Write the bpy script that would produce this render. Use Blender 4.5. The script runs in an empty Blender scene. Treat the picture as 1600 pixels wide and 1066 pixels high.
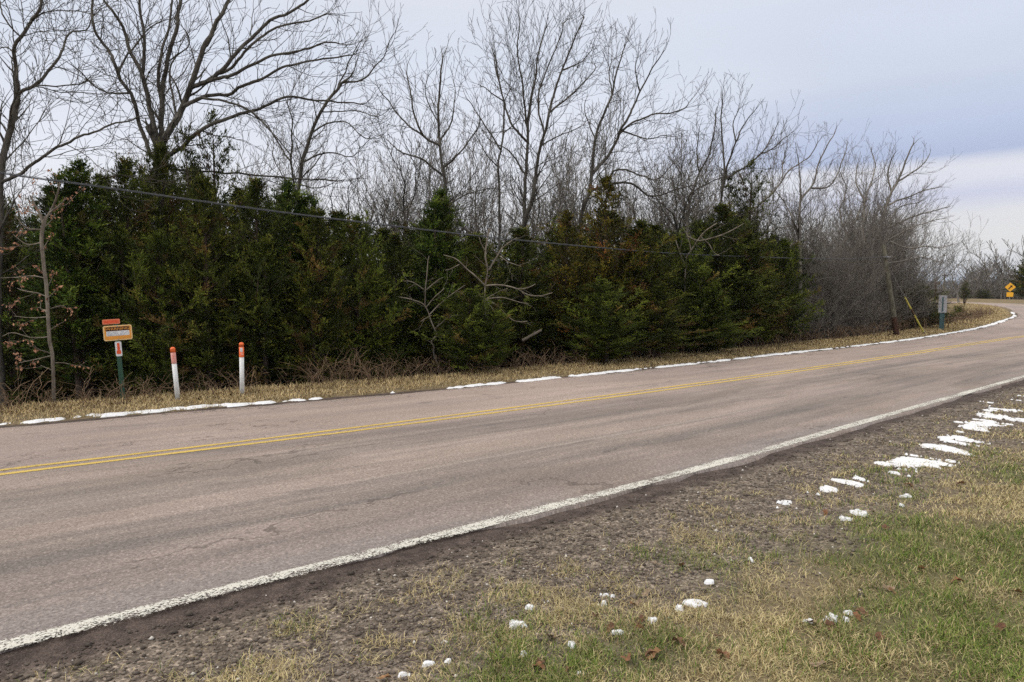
import bpy, math, random
import numpy as np
R = math.radians
sc = bpy.context.scene
COL = sc.collection

# ------------------------------------------------------------------ camera
CH, F0, Y0 = 1.5, 1067.0, 450.0            # eye height, focal length in px of a 1600 px wide frame, horizon row
PITCH = math.atan((533 - Y0) / F0)
cam = bpy.data.objects.new('camera', bpy.data.cameras.new('camera'))
COL.objects.link(cam)
cam.location = (0, 0, CH)
cam.rotation_euler = (math.pi / 2 - PITCH, 0, 0)
cam.data.sensor_width = 36
cam.data.lens = 36 * F0 / 1600
cam.data.clip_start = .05
cam.data.clip_end = 30000
sc.camera = cam

# ------------------------------------------------------------------ world, sun, exposure
w = bpy.data.worlds.new('World'); sc.world = w; w.use_nodes = True
SUN_EL, SUN_AZ = 42, 250
def build_world():
    nt = w.node_tree; N = nt.nodes; L = nt.links
    for n in list(N): N.remove(n)
    out = N.new('ShaderNodeOutputWorld')
    sky = N.new('ShaderNodeTexSky'); sky.sky_type = 'NISHITA'; sky.sun_disc = False
    sky.sun_elevation = R(SUN_EL); sky.sun_rotation = R(SUN_AZ)
    bg1 = N.new('ShaderNodeBackground'); bg1.inputs[1].default_value = .1; L.new(sky.outputs[0], bg1.inputs[0])
    tc = N.new('ShaderNodeTexCoord')
    sep = N.new('ShaderNodeSeparateXYZ'); L.new(tc.outputs['Generated'], sep.inputs[0])
    # flat cloud layer: look up noise on a plane high above (stretches to streaks at the horizon)
    def M(op, a, b=None, c=None):
        n = N.new('ShaderNodeMath'); n.operation = op
        for i, v in enumerate((a, b, c)):
            if v is None: continue
            if isinstance(v, (int, float)): n.inputs[i].default_value = v
            else: L.new(v, n.inputs[i])
        return n.outputs[0]
    z = M('MAXIMUM', sep.outputs[2], 0.0)
    mp = N.new('ShaderNodeMapping'); mp.inputs['Scale'].default_value = (1.6, 1.6, 9)
    L.new(tc.outputs['Generated'], mp.inputs[0])
    n1 = N.new('ShaderNodeTexNoise'); n1.inputs['Scale'].default_value = 1.5; n1.inputs['Detail'].default_value = 7
    n1.inputs['Roughness'].default_value = .55
    L.new(mp.outputs[0], n1.inputs[0])
    mp2 = N.new('ShaderNodeMapping'); mp2.inputs['Scale'].default_value = (1, 1, 5); mp2.inputs['Location'].default_value = (3, 1, 2)
    L.new(tc.outputs['Generated'], mp2.inputs[0])
    n2 = N.new('ShaderNodeTexNoise'); n2.inputs['Scale'].default_value = 2.2; n2.inputs['Detail'].default_value = 5
    L.new(mp2.outputs[0], n2.inputs[0])
    # elevation disturbed by noise -> ramp
    zz = M('ADD', z, M('MULTIPLY', M('SUBTRACT', n1.outputs[0], .5), .035))
    rr = N.new('ShaderNodeValToRGB'); e = rr.color_ramp.elements
    def lin(c): return tuple(((v / 255 + .055) / 1.055) ** 2.4 if v > 10 else v / 3294 for v in c) + (1,)
    stops_r = [(0, (226, 224, 226)), (.05, (233, 230, 228)), (.083, (228, 226, 228)), (.108, (205, 207, 226)), (.128, (222, 222, 232)),
               (.146, (222, 222, 230)), (.160, (176, 186, 214)), (.20, (188, 197, 222)), (.26, (206, 214, 229)), (.34, (212, 219, 234)), (.46, (222, 220, 216)), (.7, (226, 222, 215)), (1, (230, 223, 213))]
    def fill(ramp, stops):
        e = ramp.color_ramp.elements
        while len(e) > 1: e.remove(e[-1])
        e[0].position = stops[0][0]; e[0].color = lin(stops[0][1])
        for p, c in stops[1:]:
            k = e.new(p); k.color = lin(c)
    fill(rr, stops_r); L.new(zz, rr.inputs[0])
    rl = N.new('ShaderNodeValToRGB')
    fill(rl, [(0, (238, 236, 236)), (.1, (238, 238, 242)), (.2, (228, 231, 241)), (.3, (217, 223, 236)), (.40, (219, 222, 232)), (.48, (222, 220, 216)), (.7, (226, 222, 215)), (1, (230, 223, 213))])
    L.new(zz, rl.inputs[0])
    # clear blue band only towards the right of the view (azimuth factor from x)
    az = M('ARCTAN2', sep.outputs[0], sep.outputs[1])
    mr = N.new('ShaderNodeMapRange'); mr.inputs[1].default_value = .08; mr.inputs[2].default_value = .5
    mr.interpolation_type = 'SMOOTHERSTEP'
    L.new(M('ADD', az, M('MULTIPLY', M('SUBTRACT', n2.outputs[0], .5), .5)), mr.inputs[0])
    mx = N.new('ShaderNodeMix'); mx.data_type = 'RGBA'
    L.new(mr.outputs[0], mx.inputs[0]); L.new(rl.outputs[0], mx.inputs[6]); L.new(rr.outputs[0], mx.inputs[7])
    # soft mottling and a brighter overhead
    mot = M('ADD', M('MULTIPLY', n2.outputs[0], .16), .92)
    up = N.new('ShaderNodeMapRange'); up.inputs[1].default_value = .42; up.inputs[2].default_value = .95
    up.inputs[3].default_value = 1.0; up.inputs[4].default_value = 2.1
    L.new(z, up.inputs[0])
    st = M('MULTIPLY', M('MULTIPLY', mot, up.outputs[0]), 1.10)
    bg2 = N.new('ShaderNodeBackground'); L.new(mx.outputs[2], bg2.inputs[0]); L.new(st, bg2.inputs[1])
    ms = N.new('ShaderNodeMixShader'); ms.inputs[0].default_value = .93
    L.new(bg1.outputs[0], ms.inputs[1]); L.new(bg2.outputs[0], ms.inputs[2])
    L.new(ms.outputs[0], out.inputs[0])
build_world()
sl = bpy.data.lights.new('sun', 'SUN'); sl.energy = 1.3; sl.angle = R(14); sl.color = (1, .94, .86)
so = bpy.data.objects.new('sun', sl); COL.objects.link(so)
_az = R(SUN_AZ); so.rotation_euler = (R(90 - SUN_EL), 0, -_az + math.pi)
so.location = (0, 0, 30)
sc.view_settings.view_transform = 'Standard'; sc.view_settings.look = 'None'
sc.view_settings.exposure = 0.0; sc.view_settings.gamma = 1.0; sc.view_settings.use_curve_mapping = False
sc.cycles.max_bounces = 5; sc.cycles.diffuse_bounces = 3; sc.cycles.transparent_max_bounces = 8
sc.cycles.use_denoising = False; sc.cycles.sample_clamp_indirect = 1.2

rng = np.random.default_rng(7); rnd = random.Random(11)

# ------------------------------------------------------------------ helpers
def softterm(n, k=1.0): return 8 - k * np.log1p(np.exp(np.clip((8 - n) / k, -40, 40)))
def zroad(X, Y):
    n = -.59 * X + .81 * Y - 3.4
    return np.where(n > -3, -.06 * softterm(n), .18 + .02 * (1 - np.exp((n + 3) * .5)))
def at(px, py, Y):
    """world point seen at picture position (px,py) of the 1600x1066 frame, at depth Y"""
    x = (px - 800) / F0; y = -(py - 533) / F0
    d = (x, math.cos(PITCH) + y * math.sin(PITCH), -math.sin(PITCH) + y * math.cos(PITCH))
    t = Y / d[1]
    return (d[0] * t, Y, CH + d[2] * t)
def onroad(P):
    P = np.array(P, float).reshape(-1, 2)
    x = (P[:, 0] - 800) / F0; y = -(P[:, 1] - 533) / F0
    d = np.stack([x, np.cos(PITCH) + y * np.sin(PITCH), -np.sin(PITCH) + y * np.cos(PITCH)], 1)
    t = -CH / d[:, 2]
    for i in range(60):
        q = d * t[:, None]; t = .5 * t + .5 * (zroad(q[:, 0], q[:, 1]) - CH) / d[:, 2]
    return (d * t[:, None])[:, :2]

def _hash(ix, iy, s):
    h = (ix.astype(np.int64) * 374761393 + iy.astype(np.int64) * 668265263 + s * 974634777) & 0xffffffff
    h = ((h ^ (h >> 13)) * 1274126177) & 0xffffffff
    return ((h ^ (h >> 16)) & 0xffff) / 65535.0
def vnoise(x, y, s=0):
    x = np.asarray(x, float); y = np.asarray(y, float)
    ix = np.floor(x); iy = np.floor(y); fx = x - ix; fy = y - iy
    fx = fx * fx * (3 - 2 * fx); fy = fy * fy * (3 - 2 * fy)
    a = _hash(ix, iy, s); b = _hash(ix + 1, iy, s); c = _hash(ix, iy + 1, s); d = _hash(ix + 1, iy + 1, s)
    return (a * (1 - fx) + b * fx) * (1 - fy) + (c * (1 - fx) + d * fx) * fy
def fbm(x, y, o=4, s=0):
    t = 0; a = .5; tot = 0
    for i in range(o):
        t = t + a * vnoise(x * 2 ** i, y * 2 ** i, s + i * 17); tot += a; a *= .5
    return t / tot
def sstep(a, b, x):
    t = np.clip((x - a) / (b - a), 0, 1); return t * t * (3 - 2 * t)

def catmull(P, step=.4):
    P = np.array(P, float); out = []
    Q = np.vstack([2 * P[0] - P[1], P, 2 * P[-1] - P[-2]])
    for i in range(1, len(Q) - 2):
        L = np.linalg.norm(Q[i + 1] - Q[i]); n = max(2, int(L / step))
        t = np.linspace(0, 1, n, endpoint=False)[:, None]
        out.append(.5 * (2 * Q[i] + (Q[i + 1] - Q[i - 1]) * t + (2 * Q[i - 1] - 5 * Q[i] + 4 * Q[i + 1] - Q[i + 2]) * t ** 2 + (-Q[i - 1] + 3 * Q[i] - 3 * Q[i + 1] + Q[i + 2]) * t ** 3))
    out.append(P[-1:]); return np.vstack(out)
def resample(P, step):
    P = np.array(P, float); s = np.r_[0, np.cumsum(np.linalg.norm(np.diff(P, axis=0), axis=1))]
    t = np.arange(0, s[-1], step); return np.stack([np.interp(t, s, P[:, k]) for k in range(P.shape[1])], 1)
def smooth(P, it):
    P = P.copy()
    for _ in range(it): P[1:-1] = .25 * P[:-2] + .5 * P[1:-1] + .25 * P[2:]
    return P
def normals(P):
    T = np.gradient(P, axis=0); T /= np.linalg.norm(T, axis=1)[:, None] + 1e-9
    return np.stack([-T[:, 1], T[:, 0]], 1)

# road lines on the ground (metres), from left to right
F_PTS = [(-60, -28.5), (-30, -6.3), (-12, 6.1), (-7.15, 9.41), (-5.77, 10.19), (-4.72, 10.79), (-3.02, 11.84), (-1.34, 12.8), (.79, 14.34), (3.92, 16.63), (7.73, 19.65), (13.2, 24.0),
         (18.2, 28.6), (23.6, 34.02), (30.17, 41.51), (37.4, 50.45), (48.5, 67), (55, 78), (59.3, 89), (60.2, 95), (57, 102), (49, 107), (36, 111), (10, 115), (-20, 116)]
FC = smooth(resample(catmull(F_PTS), .5), 12)
Y_PTS = [(-60, -33.5), (-30, -11.8), (-12, 1.3), (-4.98, 6.53), (-3.99, 7.15), (-3.23, 7.6), (-2.21, 8.32), (-.69, 9.42), (.57, 10.34), (1.68, 11.16), (2.83, 12.05), (3.77, 12.8), (6.37, 14.88), (10.12, 18.01), (14.41, 21.79), (19.84, 26.39)]
W_PTS = [(-60, -39), (-30, -17.5), (-12, -4.4), (-3.4, 1.85), (-2.15, 2.76), (-1.61, 3.17), (-.93, 3.69), (-.02, 4.38), (1.22, 5.35), (2.2, 6.15), (4.18, 7.85), (5.86, 9.27), (7.35, 10.53), (8.98, 11.9), (13, 15.3)]
nF = normals(FC); FCo = lambda d: FC - nF * d
k = np.where(FC[:, 0] > 24)[0][0] if False else np.where((FC[:, 0] > 17.6) & (FC[:, 1] > 0))[0][0]
YC = smooth(resample(catmull(Y_PTS + [tuple(p) for p in FCo(3.4)[k + 8::6]]), .5), 10)
k2 = np.where((FC[:, 0] > 15) & (FC[:, 1] > 0))[0][0]
WC = smooth(resample(catmull(W_PTS + [tuple(p) for p in FCo(7.6)[k2::6]]), .5), 10)

def sdist(X, Y, P):
    """signed distance to polyline P (positive to the left of its direction)"""
    X = np.asarray(X, float).ravel(); Y = np.asarray(Y, float).ravel()
    out = np.empty(len(X))
    A = P[:-1]; B = P[1:]; AB = B - A; L2 = (AB ** 2).sum(1)
    for s in range(0, len(X), 4000):
        x = X[s:s + 4000, None]; y = Y[s:s + 4000, None]
        t = np.clip(((x - A[:, 0]) * AB[:, 0] + (y - A[:, 1]) * AB[:, 1]) / L2, 0, 1)
        dx = x - A[:, 0] - t * AB[:, 0]; dy = y - A[:, 1] - t * AB[:, 1]
        d2 = dx * dx + dy * dy; i = d2.argmin(1); r = np.arange(len(i))
        cr = AB[i, 0] * (y[:, 0] - A[i, 1]) - AB[i, 1] * (x[:, 0] - A[i, 0])
        out[s:s + 4000] = np.sqrt(d2[r, i]) * np.sign(cr)
    return out
FCs, WCs = FC[::3], WC[::3]
def dists(X, Y, fine=False):
    a = sdist(X, Y, FC if fine else FCs); b = -sdist(X, Y, WC if fine else WCs)
    return a.reshape(np.shape(X)), b.reshape(np.shape(X))

EDGE = .09                                   # asphalt beyond the white line
def terrain_z(X, Y, dF=None, dW=None):
    X = np.asarray(X, float); Y = np.asarray(Y, float)
    if dF is None: dF, dW = dists(X, Y)
    z = zroad(X, Y)
    r = np.hypot(X, Y - 20)
    # forest side
    i = np.maximum(dF, 0)
    drop = .35 * np.clip(i - 1.9, 0, 3.2) * sstep(1.7, 2.8, i) + .07 * np.clip(i - 4.7, 0, 250)
    rise = .04 * sstep(.3, 1.0, i) * (1 - sstep(1.4, 2.6, i))
    z = z - drop + rise * 1.3
    # outer side
    o = np.maximum(dW, 0)
    far = sstep(55, 80, Y) if True else 0
    z = z + far * (.35 * sstep(.8, 3.0, o) - .09 * np.clip(o - 9, 0, 150))
    z = z - .018
    z = z + (1 - far) * sstep(.8, 2.5, o) * ((fbm(X * .7, Y * .7, 3, 5) - .5) * .14 + (fbm(X * 4, Y * 4, 2, 9) - .5) * .03)
    z = z + sstep(1.0, 3, i) * (fbm(X * .8, Y * .8, 3, 3) - .5) * .25
    # under the road the soil lies lower than the asphalt
    z = z - .04 * sstep(.1, .4, -dF) * sstep(.1, .4, -dW)
    # valley and blue hills far away
    f = sstep(160, 700, r)
    th = np.arctan2(X, Y)
    hill = 62 + 60 * (fbm(th * 5 + 9, r * 0 + 1, 4, 21) - .45) + 30 * (fbm(X / 700, Y / 700, 3, 31) - .5)
    h = -24 + (hill + 24) * sstep(3200, 5200, r) * (1 - .0 * r)
    z = z * (1 - f) + f * h
    return z
def onground(px, py):
    x = (px - 800) / F0; y = -(py - 533) / F0
    d = np.array([x, math.cos(PITCH) + y * math.sin(PITCH), -math.sin(PITCH) + y * math.cos(PITCH)])
    t = np.geomspace(2, 140, 4000); q = d * t[:, None]; z = terrain_z(q[:, 0], q[:, 1]); k = np.where(q[:, 2] + CH < z)[0]
    i = k[0] if len(k) else -1
    return q[i, :2]
def gz(x, y): return float(terrain_z(np.array([x]), np.array([y]))[0])

def mesh_obj(name, V, Fc, mat, parent=None, col=None, smoothf=False, attrs=None, uv=None):
    V = np.asarray(V, np.float32)
    me = bpy.data.meshes.new(name)
    if isinstance(Fc, np.ndarray):
        k = Fc.shape[1]; m = len(Fc)
        me.vertices.add(len(V)); me.vertices.foreach_set('co', V.ravel())
        me.loops.add(m * k); me.loops.foreach_set('vertex_index', Fc.astype(np.int32).ravel())
        me.polygons.add(m); me.polygons.foreach_set('loop_start', np.arange(0, m * k, k, dtype=np.int32))
        me.update(calc_edges=True)
    else:
        me.from_pydata([tuple(map(float, v)) for v in V], [], [tuple(int(i) for i in f) for f in Fc]); me.update()
    if smoothf: me.polygons.foreach_set('use_smooth', np.ones(len(me.polygons), bool))
    if col is not None:
        a = me.attributes.new('Col', 'FLOAT_COLOR', 'POINT'); c = np.ones((len(V), 4), np.float32); c[:, :3] = col; a.data.foreach_set('color', c.ravel())
    for nm, val in (attrs or {}).items():
        a = me.attributes.new(nm, 'FLOAT', 'POINT'); a.data.foreach_set('value', np.asarray(val, np.float32).ravel())
    if uv is not None:
        l = me.uv_layers.new(name='UVMap'); vi = np.empty(len(me.loops), np.int32); me.loops.foreach_get('vertex_index', vi)
        l.data.foreach_set('uv', np.asarray(uv, np.float32)[vi].ravel())
    for mm in (mat if isinstance(mat, (list, tuple)) else [mat]): me.materials.append(mm)
    o = bpy.data.objects.new(name, me); COL.objects.link(o)
    if parent: o.parent = parent
    return o
def tag(o, label=None, cat=None, group=None, kind=None):
    if label: o['label'] = label
    if cat: o['category'] = cat
    if group: o['group'] = group
    if kind: o['kind'] = kind
    return o
def empty(name, loc, rz=0):
    o = bpy.data.objects.new(name, None); COL.objects.link(o); o.location = loc; o.rotation_euler = (0, 0, rz); o.empty_display_size = .2; return o

class MB:
    def __init__(s): s.V = []; s.F = []
    def add(s, V, F):
        b = len(s.V); s.V += [tuple(v) for v in V]; s.F += [tuple(i + b for i in f) for f in F]; return s
    def box(s, x0, x1, y0, y1, z0, z1):
        return s.add([(x0, y0, z0), (x1, y0, z0), (x1, y1, z0), (x0, y1, z0), (x0, y0, z1), (x1, y0, z1), (x1, y1, z1), (x0, y1, z1)],
                     [(0, 3, 2, 1), (4, 5, 6, 7), (0, 1, 5, 4), (1, 2, 6, 5), (2, 3, 7, 6), (3, 0, 4, 7)])
    def prism(s, pts, y0, y1):
        """outline in x,z extruded along y"""
        n = len(pts)
        return s.add([(p[0], y0, p[1]) for p in pts] + [(p[0], y1, p[1]) for p in pts],
                     [tuple(range(n)), tuple(range(2 * n - 1, n - 1, -1))] + [(i, i + n, (i + 1) % n + n, (i + 1) % n) for i in range(n)])
    def lathe(s, prof, n=20, cx=0, cy=0):
        V = [(cx + r * math.cos(2 * math.pi * j / n), cy + r * math.sin(2 * math.pi * j / n), z) for r, z in prof for j in range(n)]
        F = [(i * n + j, i * n + (j + 1) % n, (i + 1) * n + (j + 1) % n, (i + 1) * n + j) for i in range(len(prof) - 1) for j in range(n)]
        F += [tuple(range(n - 1, -1, -1)), tuple((len(prof) - 1) * n + j for j in range(n))]
        return s.add(V, F)
    def build(s, name, mat, parent=None, sm=False): return mesh_obj(name, s.V, s.F, mat, parent, smoothf=sm)
def rrect(w, h, r, cx=0, cz=0, n=5):
    P = []
    for qx, qz, a in ((1, 1, 0), (-1, 1, 90), (-1, -1, 180), (1, -1, 270)):
        for i in range(n + 1):
            t = R(a + 90 * i / n); P.append((cx + qx * (w / 2 - r) + r * math.cos(t), cz + qz * (h / 2 - r) + r * math.sin(t)))
    return P

def tubes(lines, sides):
    """lines: list of (pts, radii). returns V,F numpy"""
    Vs = []; Fs = []; base = 0
    ang = np.arange(sides) * 2 * np.pi / sides
    ca, sa = np.cos(ang), np.sin(ang)
    P = np.concatenate([np.asarray(l[0], float) for l in lines]); Rr = np.concatenate([np.asarray(l[1], float) for l in lines])
    lens = np.array([len(l[0]) for l in lines]); st = np.r_[0, np.cumsum(lens)]
    T = np.zeros_like(P); T[1:-1] = P[2:] - P[:-2]
    s0 = st[:-1]; s1 = st[1:] - 1
    T[s0] = P[s0 + 1] - P[s0]; T[s1] = P[s1] - P[s1 - 1]
    T /= np.linalg.norm(T, axis=1)[:, None] + 1e-9
    chord = P[s1] - P[s0]; chord /= np.linalg.norm(chord, axis=1)[:, None] + 1e-9
    ref = np.where((np.abs(chord[:, 2]) > .7)[:, None], np.array([1., 0, 0]), np.array([0, 0, 1.]))
    ref = np.repeat(ref, lens, axis=0)
    U = np.cross(T, ref); U /= np.linalg.norm(U, axis=1)[:, None] + 1e-9
    W_ = np.cross(T, U)
    V = P[:, None, :] + Rr[:, None, None] * (U[:, None, :] * ca[None, :, None] + W_[:, None, :] * sa[None, :, None])
    V = V.reshape(-1, 3)
    ii = np.ones(len(P), bool); ii[s1] = False; ii = np.where(ii)[0]
    j = np.arange(sides); jn = (j + 1) % sides
    F = np.stack([ii[:, None] * sides + j, ii[:, None] * sides + jn, (ii[:, None] + 1) * sides + jn, (ii[:, None] + 1) * sides + j], 2).reshape(-1, 4)
    return V, F
def join(parts):
    V = []; F = []; b = 0
    for v, f in parts:
        V.append(v); F.append(f + b); b += len(v)
    return np.concatenate(V), np.concatenate(F)

# ------------------------------------------------------------------ materials
def new_mat(name):
    m = bpy.data.materials.new(name); m.use_nodes = True
    nt = m.node_tree; return m, nt, nt.nodes['Principled BSDF'], nt.nodes, nt.links
class NB:
    def __init__(s, nt): s.nt = nt; s.N = nt.nodes; s.L = nt.links
    def m(s, op, a, b=None, clamp=False):
        n = s.N.new('ShaderNodeMath'); n.operation = op; n.use_clamp = clamp
        for i, v in enumerate((a, b)):
            if v is None: continue
            if isinstance(v, (int, float)): n.inputs[i].default_value = v
            else: s.L.new(v, n.inputs[i])
        return n.outputs[0]
    def noise(s, vec, scale, detail=4, rough=.55, dist=0):
        n = s.N.new('ShaderNodeTexNoise'); n.inputs['Scale'].default_value = scale; n.inputs['Detail'].default_value = detail
        n.inputs['Roughness'].default_value = rough; n.inputs['Distortion'].default_value = dist
        if vec is not None: s.L.new(vec, n.inputs[0])
        return n.outputs[0]
    def vor(s, vec, scale, feat='F1', out=0, rand=1):
        n = s.N.new('ShaderNodeTexVoronoi'); n.feature = feat; n.inputs['Scale'].default_value = scale
        n.inputs['Randomness'].default_value = rand
        s.L.new(vec, n.inputs[0]); return n.outputs[out]
    def ramp(s, fac, stops):
        n = s.N.new('ShaderNodeValToRGB'); e = n.color_ramp.elements
        while len(e) > 1: e.remove(e[-1])
        e[0].position = stops[0][0]; e[0].color = tuple(stops[0][1]) + (1,) if not isinstance(stops[0][1], (int, float)) else (stops[0][1],) * 3 + (1,)
        for p, c in stops[1:]:
            x = e.new(p); x.color = tuple(c) + (1,) if not isinstance(c, (int, float)) else (c, c, c, 1)
        s.L.new(fac, n.inputs[0]); return n.outputs[0]
    def mix(s, f, a, b, mode='MIX'):
        n = s.N.new('ShaderNodeMix'); n.data_type = 'RGBA'; n.blend_type = mode
        for i, v in ((0, f), (6, a), (7, b)):
            if isinstance(v, (int, float)): n.inputs[i].default_value = v if i == 0 else (v, v, v, 1)
            elif isinstance(v, tuple): n.inputs[i].default_value = v + (1,)
            else: s.L.new(v, n.inputs[i])
        return n.outputs[2]
    def mapr(s, v, a, b, c=0, d=1, smooth=True):
        n = s.N.new('ShaderNodeMapRange'); n.interpolation_type = 'SMOOTHSTEP' if smooth else 'LINEAR'
        s.L.new(v, n.inputs[0])
        for i, q in ((1, a), (2, b), (3, c), (4, d)): n.inputs[i].default_value = q
        return n.outputs[0]
    def mapping(s, vec, scale, loc=(0, 0, 0)):
        n = s.N.new('ShaderNodeMapping'); n.inputs['Scale'].default_value = scale; n.inputs['Location'].default_value = loc
        s.L.new(vec, n.inputs[0]); return n.outputs[0]
    def coord(s, which='Object'):
        n = s.N.new('ShaderNodeTexCoord'); return n.outputs[which]
    def attr(s, name, out='Fac'):
        n = s.N.new('ShaderNodeAttribute'); n.attribute_name = name; return n.outputs[out]
    def bump(s, h, strength, dist, bsdf):
        n = s.N.new('ShaderNodeBump'); n.inputs['Strength'].default_value = strength; n.inputs['Distance'].default_value = dist
        s.L.new(h, n.inputs['Height']); s.L.new(n.outputs[0], bsdf.inputs['Normal'])

def simple(name, c, rough=.8, var=.15, scale=30, metal=0, bump=0):
    m, nt, b, N, L = new_mat(name); q = NB(nt); co = q.coord()
    n = q.noise(co, scale, 5, .6)
    L.new(q.mix(q.mapr(n, .3, .7), tuple(x * (1 - var) for x in c), tuple(min(1, x * (1 + var)) for x in c)), b.inputs['Base Color'])
    b.inputs['Roughness'].default_value = rough; b.inputs['Metallic'].default_value = metal
    if bump: q.bump(n, bump, .01, b)
    return m
def colmat(name, rough=.85, var=.2, scale=6, trans=0, spec=.3):
    m, nt, b, N, L = new_mat(name); q = NB(nt); co = q.coord()
    c = q.attr('Col', 'Color')
    n = q.noise(co, scale, 3)
    L.new(q.mix(1.0, c, q.ramp(n, [(.3, 1 - var), (.7, 1 + var)]), 'MULTIPLY'), b.inputs['Base Color'])
    b.inputs['Roughness'].default_value = rough; b.inputs['Specular IOR Level'].default_value = spec
    return m

def asphalt_nodes(q):
    """aged pink-grey chip seal; uv = (metres along, metres across from the forest edge)"""
    uv = q.coord('UV')
    sp = q.N.new('ShaderNodeSeparateXYZ'); q.L.new(uv, sp.inputs[0]); v = sp.outputs[1]
    streak = q.noise(q.mapping(uv, (.22, 2.6, 1)), 1.0, 6, .62)
    streak2 = q.noise(q.mapping(uv, (.05, 5.5, 1), (7, 3, 0)), 1.0, 5, .6)
    patch = q.noise(q.mapping(uv, (.35, .8, 1), (3, 1, 0)), 1.0, 5, .6, .6)
    fine = q.noise(uv, 160, 2, .6); fine2 = q.noise(uv, 45, 4, .7)
    chip = q.vor(uv, 95, 'F1', 1)
    a = q.mix(q.mapr(patch, .3, .7), (.270, .222, .200), (.385, .318, .298))
    a = q.mix(q.m('MULTIPLY', q.mapr(streak, .42, .68), .75), a, (.215, .19, .182))
    a = q.mix(q.m('MULTIPLY', q.mapr(streak2, .52, .75), .6), a, (.42, .36, .33))
    # wheel tracks of the near lane: polished, greyer; far lane lighter and pinker
    vw = q.m('ADD', v, q.m('MULTIPLY', q.m('SUBTRACT', patch, .5), .5))
    for c0, wd, st in ((4.55, .55, .55), (6.45, .6, .65), (.9, .4, .25), (2.5, .4, .25)):
        d = q.m('ABSOLUTE', q.m('SUBTRACT', vw, c0))
        q_f = q.m('MULTIPLY', q.mapr(d, 0, wd, 1, 0), q.m('MULTIPLY', q.mapr(streak, .25, .65), st))
        a = q.mix(q_f, a, (.175, .158, .152))
    a = q.mix(q.mapr(v, 3.2, 4.0, .35, 0), a, (.50, .40, .37))
    # edges: grey, rougher
    a = q.mix(q.m('MULTIPLY', q.mapr(v, 6.9, 7.5, 0, 1), q.mapr(patch, .35, .6)), a, (.30, .265, .26))
    sp2 = q.N.new('ShaderNodeSeparateXYZ'); q.L.new(chip, sp2.inputs[0])
    a = q.mix(.75, a, q.ramp(sp2.outputs[0], [(0, .60), (.45, .95), (.8, 1.12), (1, 1.6)]), 'MULTIPLY')
    a = q.mix(.9, a, q.ramp(fine2, [(.3, .68), (.5, 1.0), (.72, 1.3)]), 'MULTIPLY')
    big = q.noise(q.mapping(uv, (.12, .5, 1), (9, 2, 0)), 1.0, 4, .6, .4)
    a = q.mix(1.0, a, q.ramp(big, [(.3, (.70, .70, .70)), (.5, (.86, .85, .83)), (.72, (1.02, 1.0, .96))]), 'MULTIPLY')
    blot = q.m('MULTIPLY', q.mapr(q.noise(q.mapping(uv, (.7, 2.2, 1), (4, 8, 0)), 1.0, 6, .65, .5), .60, .68), .45)
    a = q.mix(blot, a, (.13, .115, .11))
    # cracks
    cv = q.N.new('ShaderNodeTexVoronoi'); cv.feature = 'DISTANCE_TO_EDGE'; cv.inputs['Scale'].default_value = .55
    dv = q.N.new('ShaderNodeVectorMath'); dv.operation = 'ADD'
    nn = q.N.new('ShaderNodeTexNoise'); nn.inputs['Scale'].default_value = 3; nn.inputs['Detail'].default_value = 6; q.L.new(uv, nn.inputs[0])
    ns = q.N.new('ShaderNodeVectorMath'); ns.operation = 'SCALE'; ns.inputs[3].default_value = .7; q.L.new(nn.outputs[1], ns.inputs[0])
    q.L.new(q.mapping(uv, (.55, 1, 1)), dv.inputs[0]); q.L.new(ns.outputs[0], dv.inputs[1]); q.L.new(dv.outputs[0], cv.inputs[0])
    cr = q.m('MULTIPLY', q.mapr(cv.outputs[0], .002, .011, 1, 0), q.mapr(q.noise(uv, .45, 3), .47, .55))
    a = q.mix(q.m('MULTIPLY', cr, .55), a, (.06, .05, .045))
    return a, fine, fine2, patch
def mat_asphalt():
    m, nt, b, N, L = new_mat('asphalt'); q = NB(nt)
    a, fine, fine2, p = asphalt_nodes(q)
    L.new(a, b.inputs['Base Color']); b.inputs['Roughness'].default_value = .88; b.inputs['Specular IOR Level'].default_value = .3
    q.bump(q.m('ADD', fine, fine2), .5, .006, b); return m
def mat_paint(name, c, lo, hi, bias=.0):
    m, nt, b, N, L = new_mat(name); q = NB(nt); uv = q.coord('UV')
    n1 = q.noise(uv, 70, 3, .7); n2 = q.noise(q.mapping(uv, (.8, 2, 1)), 1.5, 5, .6); n3 = q.noise(uv, 14, 4, .6)
    ed = q.attr('edge')
    wv = q.m('ADD', q.m('ADD', q.m('MULTIPLY', n1, .9), q.m('MULTIPLY', n2, .4)), q.m('MULTIPLY', n3, .5))
    wv = q.m('ADD', wv, q.m('MULTIPLY', ed, bias))
    keep = q.mapr(wv, lo, hi, 1, 0)
    L.new(q.mix(q.mapr(n3, .3, .7), tuple(x * .8 for x in c), c), b.inputs['Base Color'])
    b.inputs['Roughness'].default_value = .8
    tr = N.new('ShaderNodeBsdfTransparent'); mx = N.new('ShaderNodeMixShader'); L.new(keep, mx.inputs[0]); L.new(tr.outputs[0], mx.inputs[1]); L.new(b.outputs[0], mx.inputs[2])
    L.new(mx.outputs[0], N['Material Output'].inputs[0]); return m
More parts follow.
